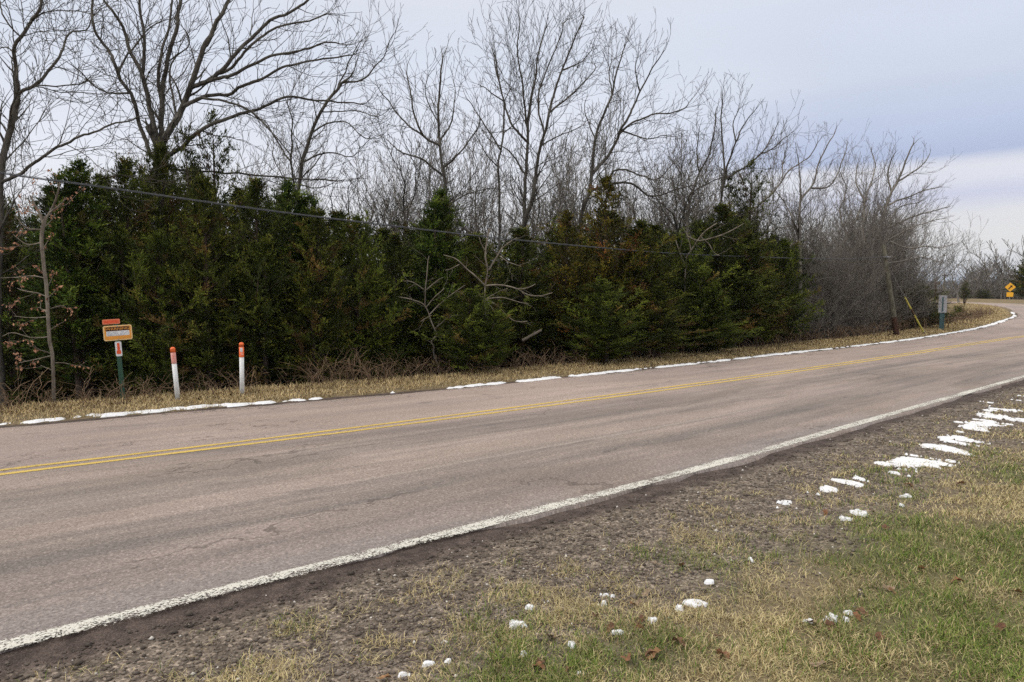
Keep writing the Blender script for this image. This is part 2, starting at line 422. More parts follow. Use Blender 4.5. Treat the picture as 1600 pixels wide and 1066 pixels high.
def mat_ground():
    m, nt, b, N, L = new_mat('ground_soil'); q = NB(nt); co = q.coord()
    dW = q.attr('dW'); dF = q.attr('dF'); gr = q.attr('green')
    n = q.noise(co, 1.6, 6, .6); nf = q.noise(co, 9, 5, .65); ng = q.noise(co, 60, 4, .7)
    peb = q.vor(co, 75, 'F1', 1); sp = N.new('ShaderNodeSeparateXYZ'); L.new(peb, sp.inputs[0])
    peb2 = q.vor(co, 200, 'F1', 1); sp3 = N.new('ShaderNodeSeparateXYZ'); L.new(peb2, sp3.inputs[0])
    gravel = q.mix(q.mapr(nf, .35, .65), (.115, .093, .076), (.225, .188, .155))
    gravel = q.mix(.9, gravel, q.ramp(sp.outputs[0], [(0, .45), (.5, .9), (.85, 1.25), (1, 2.2)]), 'MULTIPLY')
    gravel = q.mix(.6, gravel, q.ramp(sp3.outputs[1], [(0, .6), (1, 1.4)]), 'MULTIPLY')
    wet = q.mix(q.mapr(nf, .3, .7), (.052, .040, .036), (.105, .082, .073))
    wet = q.mix(.9, wet, q.ramp(sp3.outputs[1], [(0, .6), (.7, 1.1), (1, 1.9)]), 'MULTIPLY')
    thatch = q.mix(q.mapr(n, .3, .7), (.125, .10, .06), (.21, .17, .105))
    thatch = q.mix(.9, thatch, q.ramp(ng, [(.3, .6), (.7, 1.4)]), 'MULTIPLY')
    thatch = q.mix(q.m('MULTIPLY', gr, .5), thatch, (.07, .095, .03))
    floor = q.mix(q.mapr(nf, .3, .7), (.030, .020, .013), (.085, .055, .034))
    field = q.mix(q.mapr(n, .3, .7), (.17, .13, .075), (.23, .18, .105))
    a1 = q.m('ADD', dW, q.m('MULTIPLY', q.m('SUBTRACT', n, .5), .5))
    a = q.mix(q.mapr(q.m('ADD', a1, q.m('MULTIPLY', nf, .15)), .28, .50), wet, gravel)
    a = q.mix(q.mapr(q.m('ADD', a1, q.m('MULTIPLY', q.m('SUBTRACT', nf, .5), 1.2)), 1.3, 2.1, 0, 1), a, thatch)
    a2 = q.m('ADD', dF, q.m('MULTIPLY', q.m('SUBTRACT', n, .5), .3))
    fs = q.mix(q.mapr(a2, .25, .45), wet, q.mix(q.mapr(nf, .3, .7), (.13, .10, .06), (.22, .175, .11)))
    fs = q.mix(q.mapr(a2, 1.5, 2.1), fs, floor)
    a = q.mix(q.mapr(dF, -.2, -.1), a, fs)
    sx = N.new('ShaderNodeSeparateXYZ'); L.new(co, sx.inputs[0])
    ln = N.new('ShaderNodeVectorMath'); ln.operation = 'LENGTH'; L.new(co, ln.inputs[0])
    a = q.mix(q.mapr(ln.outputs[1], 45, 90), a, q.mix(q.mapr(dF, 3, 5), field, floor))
    wood = q.mix(q.mapr(q.noise(co, .02, 6, .7), .4, .6), (.035, .036, .030), (.07, .06, .05))
    a = q.mix(q.mapr(ln.outputs[1], 250, 600), a, wood)
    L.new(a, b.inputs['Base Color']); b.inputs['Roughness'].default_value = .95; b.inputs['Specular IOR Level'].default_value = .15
    q.bump(q.m('ADD', q.m('MULTIPLY', ng, .5), sp.outputs[0]), .7, .012, b)
    return m
def mat_bark(name, c1, c2, scale=9):
    m, nt, b, N, L = new_mat(name); q = NB(nt); co = q.coord()
    n = q.noise(q.mapping(co, (1, 1, .3)), scale, 6, .65); n2 = q.noise(co, 2.2, 4, .6)
    a = q.mix(q.mapr(n, .35, .65), c1, c2)
    a = q.mix(q.m('MULTIPLY', q.mapr(n2, .5, .68), .5), a, tuple(min(1, x * 1.45) for x in c2))
    L.new(a, b.inputs['Base Color']); b.inputs['Roughness'].default_value = .92; b.inputs['Specular IOR Level'].default_value = .15
    q.bump(n, .6, .02, b); return m
M_ASPH = mat_asphalt(); M_GROUND = mat_ground()
M_WHITE = mat_paint('worn_white_paint', (.70, .69, .63), .87, .99, .16)
M_YEL = mat_paint('worn_yellow_paint', (.64, .46, .11), .92, 1.06, .22)
M_FAINT = mat_paint('faint_white_paint', (.5, .48, .45), .78, .92, .1)
M_OAK = mat_bark('oak_bark', (.050, .044, .038), (.125, .115, .098))
M_PALEB = mat_bark('pale_bark', (.12, .10, .08), (.24, .21, .17))
M_GREYB = mat_bark('grey_twig_bark', (.12, .108, .095), (.24, .22, .195))
M_CBARK = mat_bark('cedar_bark', (.045, .032, .025), (.10, .075, .06))
M_FOL = colmat('cedar_foliage', .75, .25, 1.6, spec=.2)
M_GRASS = colmat('grass_blades', .8, .2, 3)
M_BRUSH = colmat('brush_twigs', .9, .2, 3)
M_SNOW = simple('snow', (.76, .78, .82), .55, .08, 30, bump=.8)
M_LEAF = colmat('dead_leaf', .8, .3, 30)
M_PEB = colmat('pebble', .85, .2, 40)

# ------------------------------------------------------------------ road, ground
def strip(P, Nn, offs, lift=0.0, name='road', mat=None, edge=None, v0=None, base=None, wob=None):
    """sheet along polyline P with lateral offsets offs (array across)"""
    n = len(P); kx = len(offs); s = np.r_[0, np.cumsum(np.linalg.norm(np.diff(P, axis=0), axis=1))]
    V = np.zeros((n, kx, 3)); UV = np.zeros((n, kx, 2))
    for j, o in enumerate(offs):
        oo = o + (wob(s, j) if wob else 0)
        q = P + Nn * (np.asarray(oo).reshape(-1, 1) if np.ndim(oo) else oo)
        V[:, j, :2] = q; V[:, j, 2] = zroad(q[:, 0], q[:, 1]) + lift; UV[:, j, 0] = s; UV[:, j, 1] = (v0 or 0) + o
    i = np.arange(n - 1)[:, None]; j = np.arange(kx - 1)[None]
    Fq = np.stack([i * kx + j, i * kx + j + 1, (i + 1) * kx + j + 1, (i + 1) * kx + j], 2).reshape(-1, 4)
    e = np.tile(np.array([1] + [0] * (kx - 2) + [1], float), (n, 1)) if edge is None else edge
    return mesh_obj(name, V.reshape(-1, 3), Fq, mat, uv=UV.reshape(-1, 2), attrs={'edge': e})
def build_road():
    # skin between forest edge FC and white line WC (+EDGE), 26 columns; cross position from both curves
    n = 1400
    def rs(P, n):
        s = np.r_[0, np.cumsum(np.linalg.norm(np.diff(P, axis=0), axis=1))]
        return s
    P = FC; Nn = nF
    # for every point on FC find the crossing distance to WC along the normal
    lim = len(P)
    wd = np.zeros(lim)
    for i in range(lim):
        d = WC - P[i]; along = np.abs(d @ np.array([Nn[i, 1], -Nn[i, 0]])); ac = -(d @ Nn[i])
        ok = (ac > 2) & (ac < 12)
        wd[i] = ac[ok][along[ok].argmin()] if ok.any() else 7.6
    wd = np.convolve(np.pad(wd, 6, mode='edge'), np.ones(13) / 13, 'valid')
    P2 = resample(np.c_[P, Nn, wd], .25)
    keep = np.hypot(P2[:, 0], P2[:, 1] - 10) < 125; P2 = P2[keep]
    s = np.r_[0, np.cumsum(np.hypot(*np.diff(P2[:, :2], axis=0).T))]
    N2 = P2[:, 2:4] / np.linalg.norm(P2[:, 2:4], axis=1)[:, None]
    kx = 28; t = np.linspace(0, 1, kx)
    V = np.zeros((len(P2), kx + 2, 3)); UV = np.zeros((len(P2), kx + 2, 2))
    wl = (fbm(s * 1.3, s * 0, 4, 3) - .5) * .22 + (fbm(s * 6, s * 0, 2, 4) - .5) * .08; wr = (fbm(s * 1.1, s * 0 + 5, 4, 8) - .5) * .26 + (fbm(s * 5, s * 0, 3, 14) - .5) * .08
    for j in range(kx):
        o = t[j] * (P2[:, 4] + EDGE)
        if j == 0: o = o - wl
        if j == kx - 1: o = o + wr
        q = P2[:, :2] - N2 * o[:, None]
        V[:, j + 1, :2] = q; V[:, j + 1, 2] = zroad(q[:, 0], q[:, 1])
        UV[:, j + 1, 0] = s; UV[:, j + 1, 1] = t[j] * 7.6
    for a, b in ((0, 1), (kx + 1, kx)):
        sg = 1 if a == 0 else -1
        V[:, a, :2] = V[:, b, :2] + N2 * .03 * sg; V[:, a, 2] = V[:, b, 2] - .10; UV[:, a] = UV[:, b]
    kk = kx + 2; i = np.arange(len(P2) - 1)[:, None]; j = np.arange(kk - 1)[None]
    Fq = np.stack([i * kk + j, (i + 1) * kk + j, (i + 1) * kk + j + 1, i * kk + j + 1], 2).reshape(-1, 4)[:, ::-1]
    tag(mesh_obj('road', V.reshape(-1, 3), Fq, M_ASPH, uv=UV.reshape(-1, 2)), 'worn pinkish grey two lane asphalt road curving away to the left', kind='structure')
    near = lambda Q: Q[(np.hypot(Q[:, 0], Q[:, 1] - 10) < 122)]
    Wp = near(resample(WC, .2)); wn = normals(Wp)
    wobw = lambda s, j: (fbm(s * 2.2, s * 0 + j * 3.3, 3, 40) - .5) * .035
    tag(strip(Wp, wn, [-.075, -.045, 0, .045, .075], .004, 'edge_line', M_WHITE, wob=wobw), 'worn white edge line along the near side of the road', kind='structure')
    Yp = near(resample(YC, .25)); yn = normals(Yp)
    for o in (-.13, .13):
        tag(strip(Yp, yn, [o - .068, o - .035, o + .035, o + .068], .004, 'centre_line', M_YEL, wob=lambda s, j: (fbm(s * 2, s * 0 + j, 2, 44) - .5) * .02), 'worn yellow centre line stripe, %s of the pair' % ('farther' if o > 0 else 'nearer'), kind='structure')
    Fp = near(resample(FC, .25)); fn = normals(Fp)
    tag(strip(Fp, fn, [-.24, -.19, -.14], .004, 'edge_line', M_FAINT), 'almost worn off pale edge line on the forest side of the road', kind='structure')
build_road()

GREEN = [((1500, 860), .75), ((1400, 870), .5), ((1560, 880), .5), ((1480, 965), .45), ((1380, 975), .35), ((1560, 1010), .4), ((1080, 885), .3), ((1040, 865), .25), ((850, 1035), .22), ((760, 1050), .2),
         ((980, 960), .25), ((1100, 920), .3), ((1380, 745), .35), ((1440, 835), .35), ((1595, 740), .5), ((1400, 770), .3), ((1210, 855), .25), ((1000, 1010), .3)]
BARE = [((1430, 785), .42), ((1290, 840), .35), ((1180, 850), .2), ((1130, 820), .3), ((1500, 720), .35), ((900, 900), .35), ((730, 940), .4), ((640, 970), .35), ((590, 1040), .2), ((1330, 700), .5), ((1020, 870), .2), ((1560, 690), .4), ((860, 850), .35)]
GP = [(onroad([p])[0], r) for p, r in GREEN]; BP = [(onroad([p])[0], r) for p, r in BARE]
def spots(X, Y, L):
    m = np.zeros_like(np.asarray(X, float))
    for (c, r) in L:
        d = np.hypot(X - c[0], Y - c[1]); rr = r * (1 + .0)
        m = np.maximum(m, 1 - sstep(.35, 1.15, d / rr))
    return m
def green_mask(X, Y):
    return np.clip(spots(X, Y, GP) * .85 + (fbm(X * 1.7, Y * 1.7, 4, 61) - .52) * 2.2, 0, 1)
def bare_mask(X, Y):
    return np.clip(spots(X, Y, BP) * .8 + (fbm(X * 1.3, Y * 1.3, 4, 71) - .58) * 2.5, 0, 1)

def axis(lo, hi, step, far, neg=True):
    a = list(np.arange(lo, hi + 1e-6, step))
    g = step; x = hi
    while x < far: g *= 1.22; x += g; a.append(x)
    g = step; x = lo
    while x > -far: g *= 1.22; x -= g; a.insert(0, x)
    return np.array(a)
xs = axis(-12, 22, .14, 9000); ys = axis(.5, 36, .14, 9000)
GX, GY = np.meshgrid(xs, ys); sh = GX.shape
dF, dW = dists(GX.ravel(), GY.ravel()); TZ = terrain_z(GX.ravel(), GY.ravel(), dF, dW)
nx, ny = sh[1], sh[0]; ii = np.arange(ny - 1)[:, None]; jj = np.arange(nx - 1)[None]
Fq = np.stack([ii * nx + jj, ii * nx + jj + 1, (ii + 1) * nx + jj + 1, (ii + 1) * nx + jj], 2).reshape(-1, 4)
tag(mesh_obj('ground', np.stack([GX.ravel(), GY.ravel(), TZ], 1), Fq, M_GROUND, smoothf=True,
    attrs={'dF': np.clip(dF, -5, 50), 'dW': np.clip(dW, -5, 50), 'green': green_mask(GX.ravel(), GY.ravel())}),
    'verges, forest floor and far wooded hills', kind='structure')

# ------------------------------------------------------------------ grass, gravel, snow, leaves on the ground
def blades(X, Y, Z, length, width, lean, col, tipcol, bend=.5):
    """two-quad blades; arrays of size n"""
    n = len(X); th = rng.uniform(0, 2 * np.pi, n); fa = th + np.pi / 2 + rng.normal(0, .5, n)
    dx, dy = np.cos(th), np.sin(th); wx, wy = np.cos(fa), np.sin(fa)
    V = np.zeros((n, 5, 3))
    up = np.cos(lean); ho = np.sin(lean)
    l1 = length * .5
    mx = X + dx * ho * l1; my = Y + dy * ho * l1; mz = Z + up * l1
    lean2 = np.minimum(lean + bend * rng.uniform(.3, 1.5, n), 1.75)
    tx = mx + dx * np.sin(lean2) * l1; ty = my + dy * np.sin(lean2) * l1; tz = np.maximum(mz + np.cos(lean2) * l1, Z + .002)
    h = width / 2
    V[:, 0] = np.stack([X - wx * h, Y - wy * h, Z - .004], 1); V[:, 1] = np.stack([X + wx * h, Y + wy * h, Z - .004], 1)
    V[:, 2] = np.stack([mx + wx * h * .8, my + wy * h * .8, mz], 1); V[:, 3] = np.stack([mx - wx * h * .8, my - wy * h * .8, mz], 1)
    V[:, 4] = np.stack([tx, ty, tz], 1)
    b = np.arange(n)[:, None] * 5
    T = np.concatenate([b + np.array([0, 1, 2]), b + np.array([0, 2, 3]), b + np.array([3, 2, 4])])
    C = np.zeros((n, 5, 3)); C[:, :2] = (col * .85)[:, None]; C[:, 2:4] = col[:, None]; C[:, 4] = tipcol
    return V.reshape(-1, 3), T, C.reshape(-1, 3)
def stuff_blades(name, label, parts):
    V = []; T = []; C = []; b = 0
    for v, t, c in parts: V.append(v); T.append(t + b); C.append(c); b += len(v)
    tag(mesh_obj(name, np.concatenate(V), np.concatenate(T), M_GRASS, col=np.concatenate(C)), label, 'grass', kind='stuff')
def pick(n, x0, x1, y0, y1): return rng.uniform(x0, x1, n), rng.uniform(y0, y1, n)

def near_lawn():
    parts = []
    # sample in polar fashion so density falls with distance
    N = 1500000
    r = rng.uniform(1.5, 15, N); th = rng.uniform(R(-40), R(72), N)     # angle from +Y towards +X ; uniform r => density ~ 1/r
    X = r * np.sin(th); Y = r * np.cos(th)
    k = rng.uniform(0, 1, N) < np.clip(3.2 / r, .0, 1) ** .6
    X, Y, r = X[k], Y[k], r[k]
    d = -sdist(X, Y, WC[::2]); k = d > .3; X, Y, r, d = X[k], Y[k], r[k], d[k]
    g = green_mask(X, Y); ba = bare_mask(X, Y); cl = fbm(X * 7, Y * 7, 3, 81); cl2 = fbm(X * 2.2, Y * 2.2, 3, 83)
    dens = sstep(.7, 1.8, d + (cl2 - .5) * 1.8) * (1 - .93 * ba)
    dens = np.maximum(dens, .75 * sstep(.46, .68, cl * .6 + cl2 * .4) * sstep(.30, .9, d)) * (1 - .5 * ba)
    dens *= .35 + .65 * sstep(.30, .6, cl)
    k = rng.uniform(0, 1, len(X)) < dens
    X, Y, r, d, g, cl, cl2 = X[k], Y[k], r[k], d[k], g[k], cl[k], cl2[k]
    Z = terrain_z(X, Y, np.full(len(X), -9.), d)
    n = len(X)
    isg = rng.uniform(0, 1, n) < g * .68 + .05
    t = rng.uniform(0, 1, n)[:, None]
    tan = np.array([.36, .29, .14]) * (1 - t) + np.array([.58, .49, .28]) * t
    br = rng.uniform(0, 1, n) < .16; tan[br] *= np.array([.55, .48, .42])
    grn = np.array([.070, .130, .018]) * (1 - t) + np.array([.16, .22, .038]) * t
    mixg = (rng.uniform(0, 1, n) < .35)[:, None]
    grn = np.where(mixg, grn * .6 + tan * .35, grn)
    col = np.where(isg[:, None], grn, tan)
    col *= rng.uniform(.75, 1.2, n)[:, None]
    tip = np.where(isg[:, None], col * .8 + np.array([.06, .05, .01]), col * 1.1)
    L = rng.uniform(.022, .054, n) * (.75 + .6 * cl) * np.where(isg, 1.1, 1)
    wd = rng.uniform(.0019, .0036, n) * np.clip(r / 4, 1, 2.2)
    lean = np.where(isg, rng.uniform(.3, 1.2, n), rng.uniform(.6, 1.5, n))
    parts.append(blades(X, Y, Z, L, wd, lean, col, tip))
    stuff_blades('grass', 'patchy tan and green lawn grass on the near verge', parts)
near_lawn()

def far_verge():
    N = 330000
    # along FC between s near frame; sample positions along the curve with density by distance
    m = (FC[:, 1] > 3) & (np.hypot(FC[:, 0], FC[:, 1]) < 105) & (FC[:, 0] > -14)
    P = FC[m]; Nn = nF[m]
    i = rng.integers(0, len(P) - 1, N); f = rng.uniform(0, 1, N)[:, None]
    B = P[i] * (1 - f) + P[i + 1] * f; rr = np.hypot(B[:, 0], B[:, 1])
    k = rng.uniform(0, 1, N) < np.clip(13 / rr, .12, 1); B, i, rr = B[k], i[k], rr[k]
    n = len(B); wid = np.where(rr > 42, 6, 2.3)
    o = .28 + rng.uniform(0, 1, n) * wid
    Q = B + Nn[i] * o[:, None]; X, Y = Q[:, 0], Q[:, 1]
    cl = fbm(X * 3.5, Y * 3.5, 3, 91); dens = sstep(.25, .55, cl + (o > .6) * .18) * (sstep(.3, .55, o)) * (1 - sstep(1.5, 2.4, np.where(rr > 42, o - 3, o) + (cl - .5) * .8))
    k = rng.uniform(0, 1, n) < dens; X, Y, o, rr, cl, i = X[k], Y[k], o[k], rr[k], cl[k], i[k]; n = len(X)
    Z = terrain_z(X, Y, o, np.full(n, -9.))
    t = rng.uniform(0, 1, n)[:, None]
    col = (np.array([.38, .28, .13]) * (1 - t) + np.array([.64, .51, .29]) * t) * rng.uniform(.7, 1.15, n)[:, None]
    L = rng.uniform(.035, .095, n) * (.5 + cl) * (1 + .7 * sstep(1.0, 1.6, o)); wd = rng.uniform(.006, .012, n) * np.clip(rr / 14, 1, 3)
    stuff_blades('dry_grass', 'strip of tan dry grass between the road and the forest', [blades(X, Y, Z, L, wd, rng.uniform(.1, 1.1, n), col, col * 1.1)])
far_verge()

def gravel():
    N = 170000
    r = rng.uniform(2.0, 14, N); th = rng.uniform(R(-45), R(46), N); X = r * np.sin(th); Y = r * np.cos(th)
    d = -sdist(X, Y, WC[::2]); ba = bare_mask(X, Y)
    pr = sstep(.13, .2, d) * (1 - sstep(.9, 1.9, d)) * (.6 + .4 * sstep(.35, .6, d)) + .5 * ba * (d > .3)
    k = rng.uniform(0, 1, N) < pr * .8; X, Y, d, r = X[k], Y[k], d[k], r[k]; n = len(X)
    Z = terrain_z(X, Y, np.full(n, -9.), d)
    s = rng.gamma(1.8, .0022, n) + .0022; s = np.minimum(s, .022)
    base = np.array([(1, 0, 0), (0, 1, 0), (-1, 0, 0), (0, -1, 0), (0, 0, .7), (0, 0, -.5)], float)
    V = base[None] * s[:, None, None] * rng.uniform(.6, 1.35, (n, 6, 1)); a = rng.uniform(0, 6.28, n)
    c, sn = np.cos(a)[:, None], np.sin(a)[:, None]; x = V[:, :, 0] * c - V[:, :, 1] * sn; y = V[:, :, 0] * sn + V[:, :, 1] * c
    V = np.stack([x + X[:, None], y + Y[:, None], V[:, :, 2] + Z[:, None] + s[:, None] * .25], 2)
    T0 = np.array([(0, 1, 4), (1, 2, 4), (2, 3, 4), (3, 0, 4), (1, 0, 5), (2, 1, 5), (3, 2, 5), (0, 3, 5)])
    T = (np.arange(n)[:, None, None] * 6 + T0[None]).reshape(-1, 3)
    t = rng.uniform(0, 1, n)[:, None]; col = np.array([.078, .062, .052]) * (1 - t) + np.array([.20, .167, .14]) * t
    col *= (.6 + .4 * sstep(.3, .55, d))[:, None]; w_ = rng.uniform(0, 1, n) < .03; col[w_] = np.array([.55, .52, .48])
    tag(mesh_obj('gravel', V.reshape(-1, 3), T, M_PEB, col=np.repeat(col, 6, 0)), 'loose dark gravel on the near road shoulder', 'gravel', kind='stuff')
gravel()

def snow_sheet(X, Y, H, base):
    """grid arrays -> faces only where H>0"""
    ny, nx = X.shape; ok = H > 0
    idx = np.arange(ny * nx).reshape(ny, nx)
    i = np.arange(ny - 1)[:, None]; j = np.arange(nx - 1)[None]
    q = np.stack([idx[:-1, :-1], idx[:-1, 1:], idx[1:, 1:], idx[1:, :-1]], 2).reshape(-1, 4)
    o = (ok[:-1, :-1].astype(int) + ok[:-1, 1:] + ok[1:, 1:] + ok[1:, :-1]).reshape(-1)
    q = q[o >= 1]
    Z = base + np.where(ok, .003 + H, -.012)
    V = np.stack([X.ravel(), Y.ravel(), Z.ravel()], 1)
    u, inv = np.unique(q, return_inverse=True); return V[u], inv.reshape(-1, 4)
def far_snow():
    parts = []
    m = (FC[:, 1] > 5) & (np.hypot(FC[:, 0], FC[:, 1]) < 70) & (FC[:, 0] > -10)
    P = resample(FC[m], .05); Nn = normals(smooth(P, 30)); n = len(P); off = np.arange(.02, .95, .035)
    X = P[:, None, 0] + Nn[:, None, 0] * off; Y = P[:, None, 1] + Nn[:, None, 1] * off
    s = (np.arange(n) * .05)[:, None] + off * 0
    rr = np.hypot(X, Y)
    # presence along the road as in the photo: px column -> strength
    px = 800 + F0 * X / Y
    pres = np.interp(px, [20, 100, 250, 400, 430, 600, 690, 730, 900, 960, 1060, 1150, 1260, 1310, 1340, 1450, 1570, 1590], [.35, .6, .72, .78, .5, .38, .28, .75, .7, .85, .6, .72, .85, .4, .7, .72, .85, .4])
    cen = np.interp(px, [0, 300, 420, 700, 900, 1600], [.48, .50, .42, .30, .26, .24]); wid = np.interp(px, [0, 300, 700, 900, 1200, 1600], [.12, .14, .09, .15, .17, .12]) * (.35 + .95 * fbm(s * .8, s * 0, 3, 107))
    nz = fbm(X * 2.6, Y * 2.6, 4, 101) - .5; nf_ = fbm(X * 9, Y * 9, 2, 103) - .5
    H = (1 - np.abs(off + nz * .35 - cen) / (wid * .8)) * .6 + (pres - .62) * 1.1 + nz * 2.0 + nf_ * 1.3
    H = np.where(np.abs(off - cen) > wid * 1.7, -1, H)
    H = np.clip(H, -1, 1); Hh = np.where(H > .30, np.clip((H - .30) * .05, 0, .022), -1)
    b = terrain_z(X, Y, np.broadcast_to(off, X.shape), np.full(X.shape, -9.))
    v, f = snow_sheet(X, Y, Hh, b + .012)
    tag(mesh_obj('snow', v, f, M_SNOW, smoothf=True), 'melting strip of snow along the forest edge of the road', 'snow', kind='stuff')
far_snow()
def near_snow():
    parts = []
    # (px,py, half length px along road direction, half width px) streaky patches on the lawn
    SP = [(1228, 783, 10, 4), (1262, 776, 22, 5), (1300, 756, 24, 9), (1350, 742, 30, 12), (1385, 728, 14, 8), (1440, 712, 36, 8), (1480, 694, 34, 12), (1525, 678, 36, 11), (1555, 649, 12, 8), (1580, 640, 10, 3), (1545, 668, 20, 8),
          (1320, 808, 8, 4), (1345, 800, 10, 8), (808, 974, 12, 10), (827, 946, 5, 5), (948, 928, 9, 6), (942, 941, 6, 5), (1088, 942, 22, 8), (1064, 950, 8, 6), (1108, 909, 6, 4), (1308, 971, 12, 9), (1288, 971, 6, 5), (1325, 962, 6, 4), (1018, 971, 7, 5),
          (966, 990, 8, 5), (815, 1023, 7, 5), (888, 1008, 9, 7), (906, 1050, 8, 4), (670, 1035, 8, 5), (700, 1030, 5, 4), (1262, 975, 6, 4), (1405, 790, 5, 3), (1415, 775, 7, 3), (1590, 622, 14, 4), (1595, 655, 12, 4), (1175, 873, 5, 4), (630, 1050, 8, 4), (1597, 633, 14, 4)]
    for k, (px, py, a, b) in enumerate(SP):
        if a > 13 and py < 800: continue
        c = onroad([(px, py)])[0]; mpp = c[1] / F0; asp = c[1] / 1.5
        L = a * mpp * 1.15; Wd = b * mpp * asp * .75
        ext = max(L, Wd) * 1.3; st = max(.006, mpp * .9); g = np.arange(-ext, ext, st); U, Vv = np.meshgrid(g, g)
        big = a > 13
        # main axis parallel to picture x, streaks lie at an angle across
        X = c[0] + U; Y = c[1] + Vv
        e = 1 - ((U / (L * 1.1)) ** 2 + (Vv / (Wd * 1.1)) ** 2)
        if big:
            sa = U * .34 - Vv * .94; sb = U * .94 + Vv * .34
            nz = fbm(sb * 17 + k, sa * 3.2, 2, 111) - .5
            nz = nz * 3.6 + (fbm(X * 50, Y * 50, 2, 113) - .5) * .8
        else:
            nz = (fbm(X * 42 + k, Y * 24, 4, 115) - .5) * 6.5
        H = e * (.6 if big else 1.0) + nz - (.30 if big else .42)
        H = np.where(e < -.4, -1, H)
        Hh = np.where(H > 0, np.clip(H * .006, 0, .006), -1)
        d = -sdist(X, Y, WC[::2]).reshape(X.shape); bz = terrain_z(X, Y, np.full(X.shape, -9.), d)
        if (Hh > 0).sum() < 3: continue
        parts.append(snow_sheet(X, Y, Hh, bz + .006))
    C0 = onroad([(1205, 792), (1235, 781), (1280, 766), (1330, 750), (1370, 737), (1405, 722), (1450, 706), (1490, 692), (1530, 676), (1552, 655), (1580, 636), (1625, 612)])
    P = resample(catmull(C0, .05), .012); Nn = normals(smooth(P, 40)); off = np.arange(-.55, .55, .012)
    X = P[:, None, 0] + Nn[:, None, 0] * off; Y = P[:, None, 1] + Nn[:, None, 1] * off; s = (np.arange(len(P)) * .012)[:, None] + off * 0
    px = 800 + F0 * X / Y
    amp = np.interp(px, [1200, 1240, 1275, 1300, 1325, 1350, 1380, 1400, 1430, 1480, 1540, 1556, 1570, 1600, 1640], [-.2, .1, .05, .3, .0, .38, .1, -.1, .35, .42, .35, .3, -.5, -.5, -.6])
    wd = np.interp(px, [1200, 1300, 1400, 1480, 1560, 1640], [.10, .17, .22, .34, .42, .4])
    sa = X * .34 - Y * .94; sb = X * .94 + Y * .34
    nz = (fbm(sb * 11, sa * 2.6, 3, 121) - .5) * 2.6 + (fbm(X * 3, Y * 3, 3, 123) - .5) * 1.6 + (fbm(X * 70, Y * 45, 2, 125) - .5) * .7
    H = amp - .12 - (off / wd) ** 2 * .9 + nz; H = np.where(np.abs(off) > .52, -1, H)
    Hh = np.where(H > .36, np.clip((H - .36) * .012, 0, .012), -1); d = -sdist(X, Y, WC[::2]).reshape(X.shape)
    parts.append(snow_sheet(X, Y, Hh, terrain_z(X, Y, np.full(X.shape, -9.), d) + .010))
    v, f = join(parts)
    tag(mesh_obj('snow', v, f, M_SNOW, smoothf=True), 'small melting snow patches scattered on the near lawn', 'snow', kind='stuff')
near_snow()

# fallen oak leaves, each a thing
def leaf_mesh(seed):
    r_ = random.Random(seed); n = 26; V = [(0, 0, 0.004)]; L = .075
    for i in range(n):
        t = 2 * math.pi * i / n; u = math.cos(t); lob = 1 + .28 * math.cos(t * 7 + seed)
        x = u * L * .62 * (1 if u > 0 else .9); y = math.sin(t) * L * .30 * lob
        V.append((x, y, .012 * math.sin(x * 60 + seed) + .35 * abs(y) * (1 + .4 * r_.random())))
    F = [(0, i + 1, (i + 1) % n + 1) for i in range(n)]
    m = MB(); m.add(V, F)
    m.add([(-L * .55, -.001, .004), (-L * .95, -.0008, .01), (-L * .95, .0008, .01), (-L * .55, .001, .004)], [(0, 1, 2, 3)])
    return m
def fallen_leaves():
    cols = [(.19, .095, .05), (.15, .085, .05), (.26, .15, .075), (.24, .18, .12), (.12, .06, .035)]
    protos = []
    for s in range(5):
        m = leaf_mesh(s + 1); me = bpy.data.meshes.new('fallen_leaf'); me.from_pydata(m.V, [], m.F); me.update()
        a = me.attributes.new('Col', 'FLOAT_COLOR', 'POINT'); a.data.foreach_set('color', np.tile(np.array(cols[s] + (1,), np.float32), len(m.V))); me.materials.append(M_LEAF); protos.append(me)
    spots_ = [(840, 1048), (846, 1040), (853, 1028), (990, 948), (998, 945), (1035, 948), (1000, 976), (1002, 988), (1158, 935), (1018, 1028), (1022, 1030), (1480, 828), (1278, 1043), (1300, 992), (1330, 968), (1338, 972), (1345, 964), (1380, 930),
              (1394, 932), (1387, 926), (1345, 799), (1362, 800), (1500, 757), (945, 1058), (890, 1052), (600, 1060), (1082, 1003), (1268, 983), (1375, 1008), (1240, 1050), (1130, 1028), (1060, 1010), (1045, 880), (1065, 884), (1026, 882), (1370, 830), (1385, 828),
              (1495, 912), (1090, 925), (930, 965), (1440, 895), (1350, 805), (860, 1000), (1120, 1000), (1190, 940), (980, 1035), (955, 985), (1545, 820), (1590, 930), (1010, 930), (1470, 1040), (1560, 985), (1290, 800), (1180, 800), (1420, 760)]
    for i, p in enumerate([q_ for j_, q_ in enumerate(spots_) if j_ % 3 != 2]):
        c = onroad([p])[0]; o = bpy.data.objects.new('fallen_leaf', protos[i % 5]); COL.objects.link(o)
        o.location = (c[0], c[1], gz(c[0], c[1]) + .016); o.rotation_euler = (rnd.uniform(-.5, .5), rnd.uniform(-.5, .5), rnd.uniform(0, 6.28)); s = rnd.uniform(.5, .85); o.scale = (s, s, s)
        tag(o, 'dry brown fallen oak leaf lying in the near lawn grass', 'leaf', 'fallen brown leaves on the near lawn')
fallen_leaves()
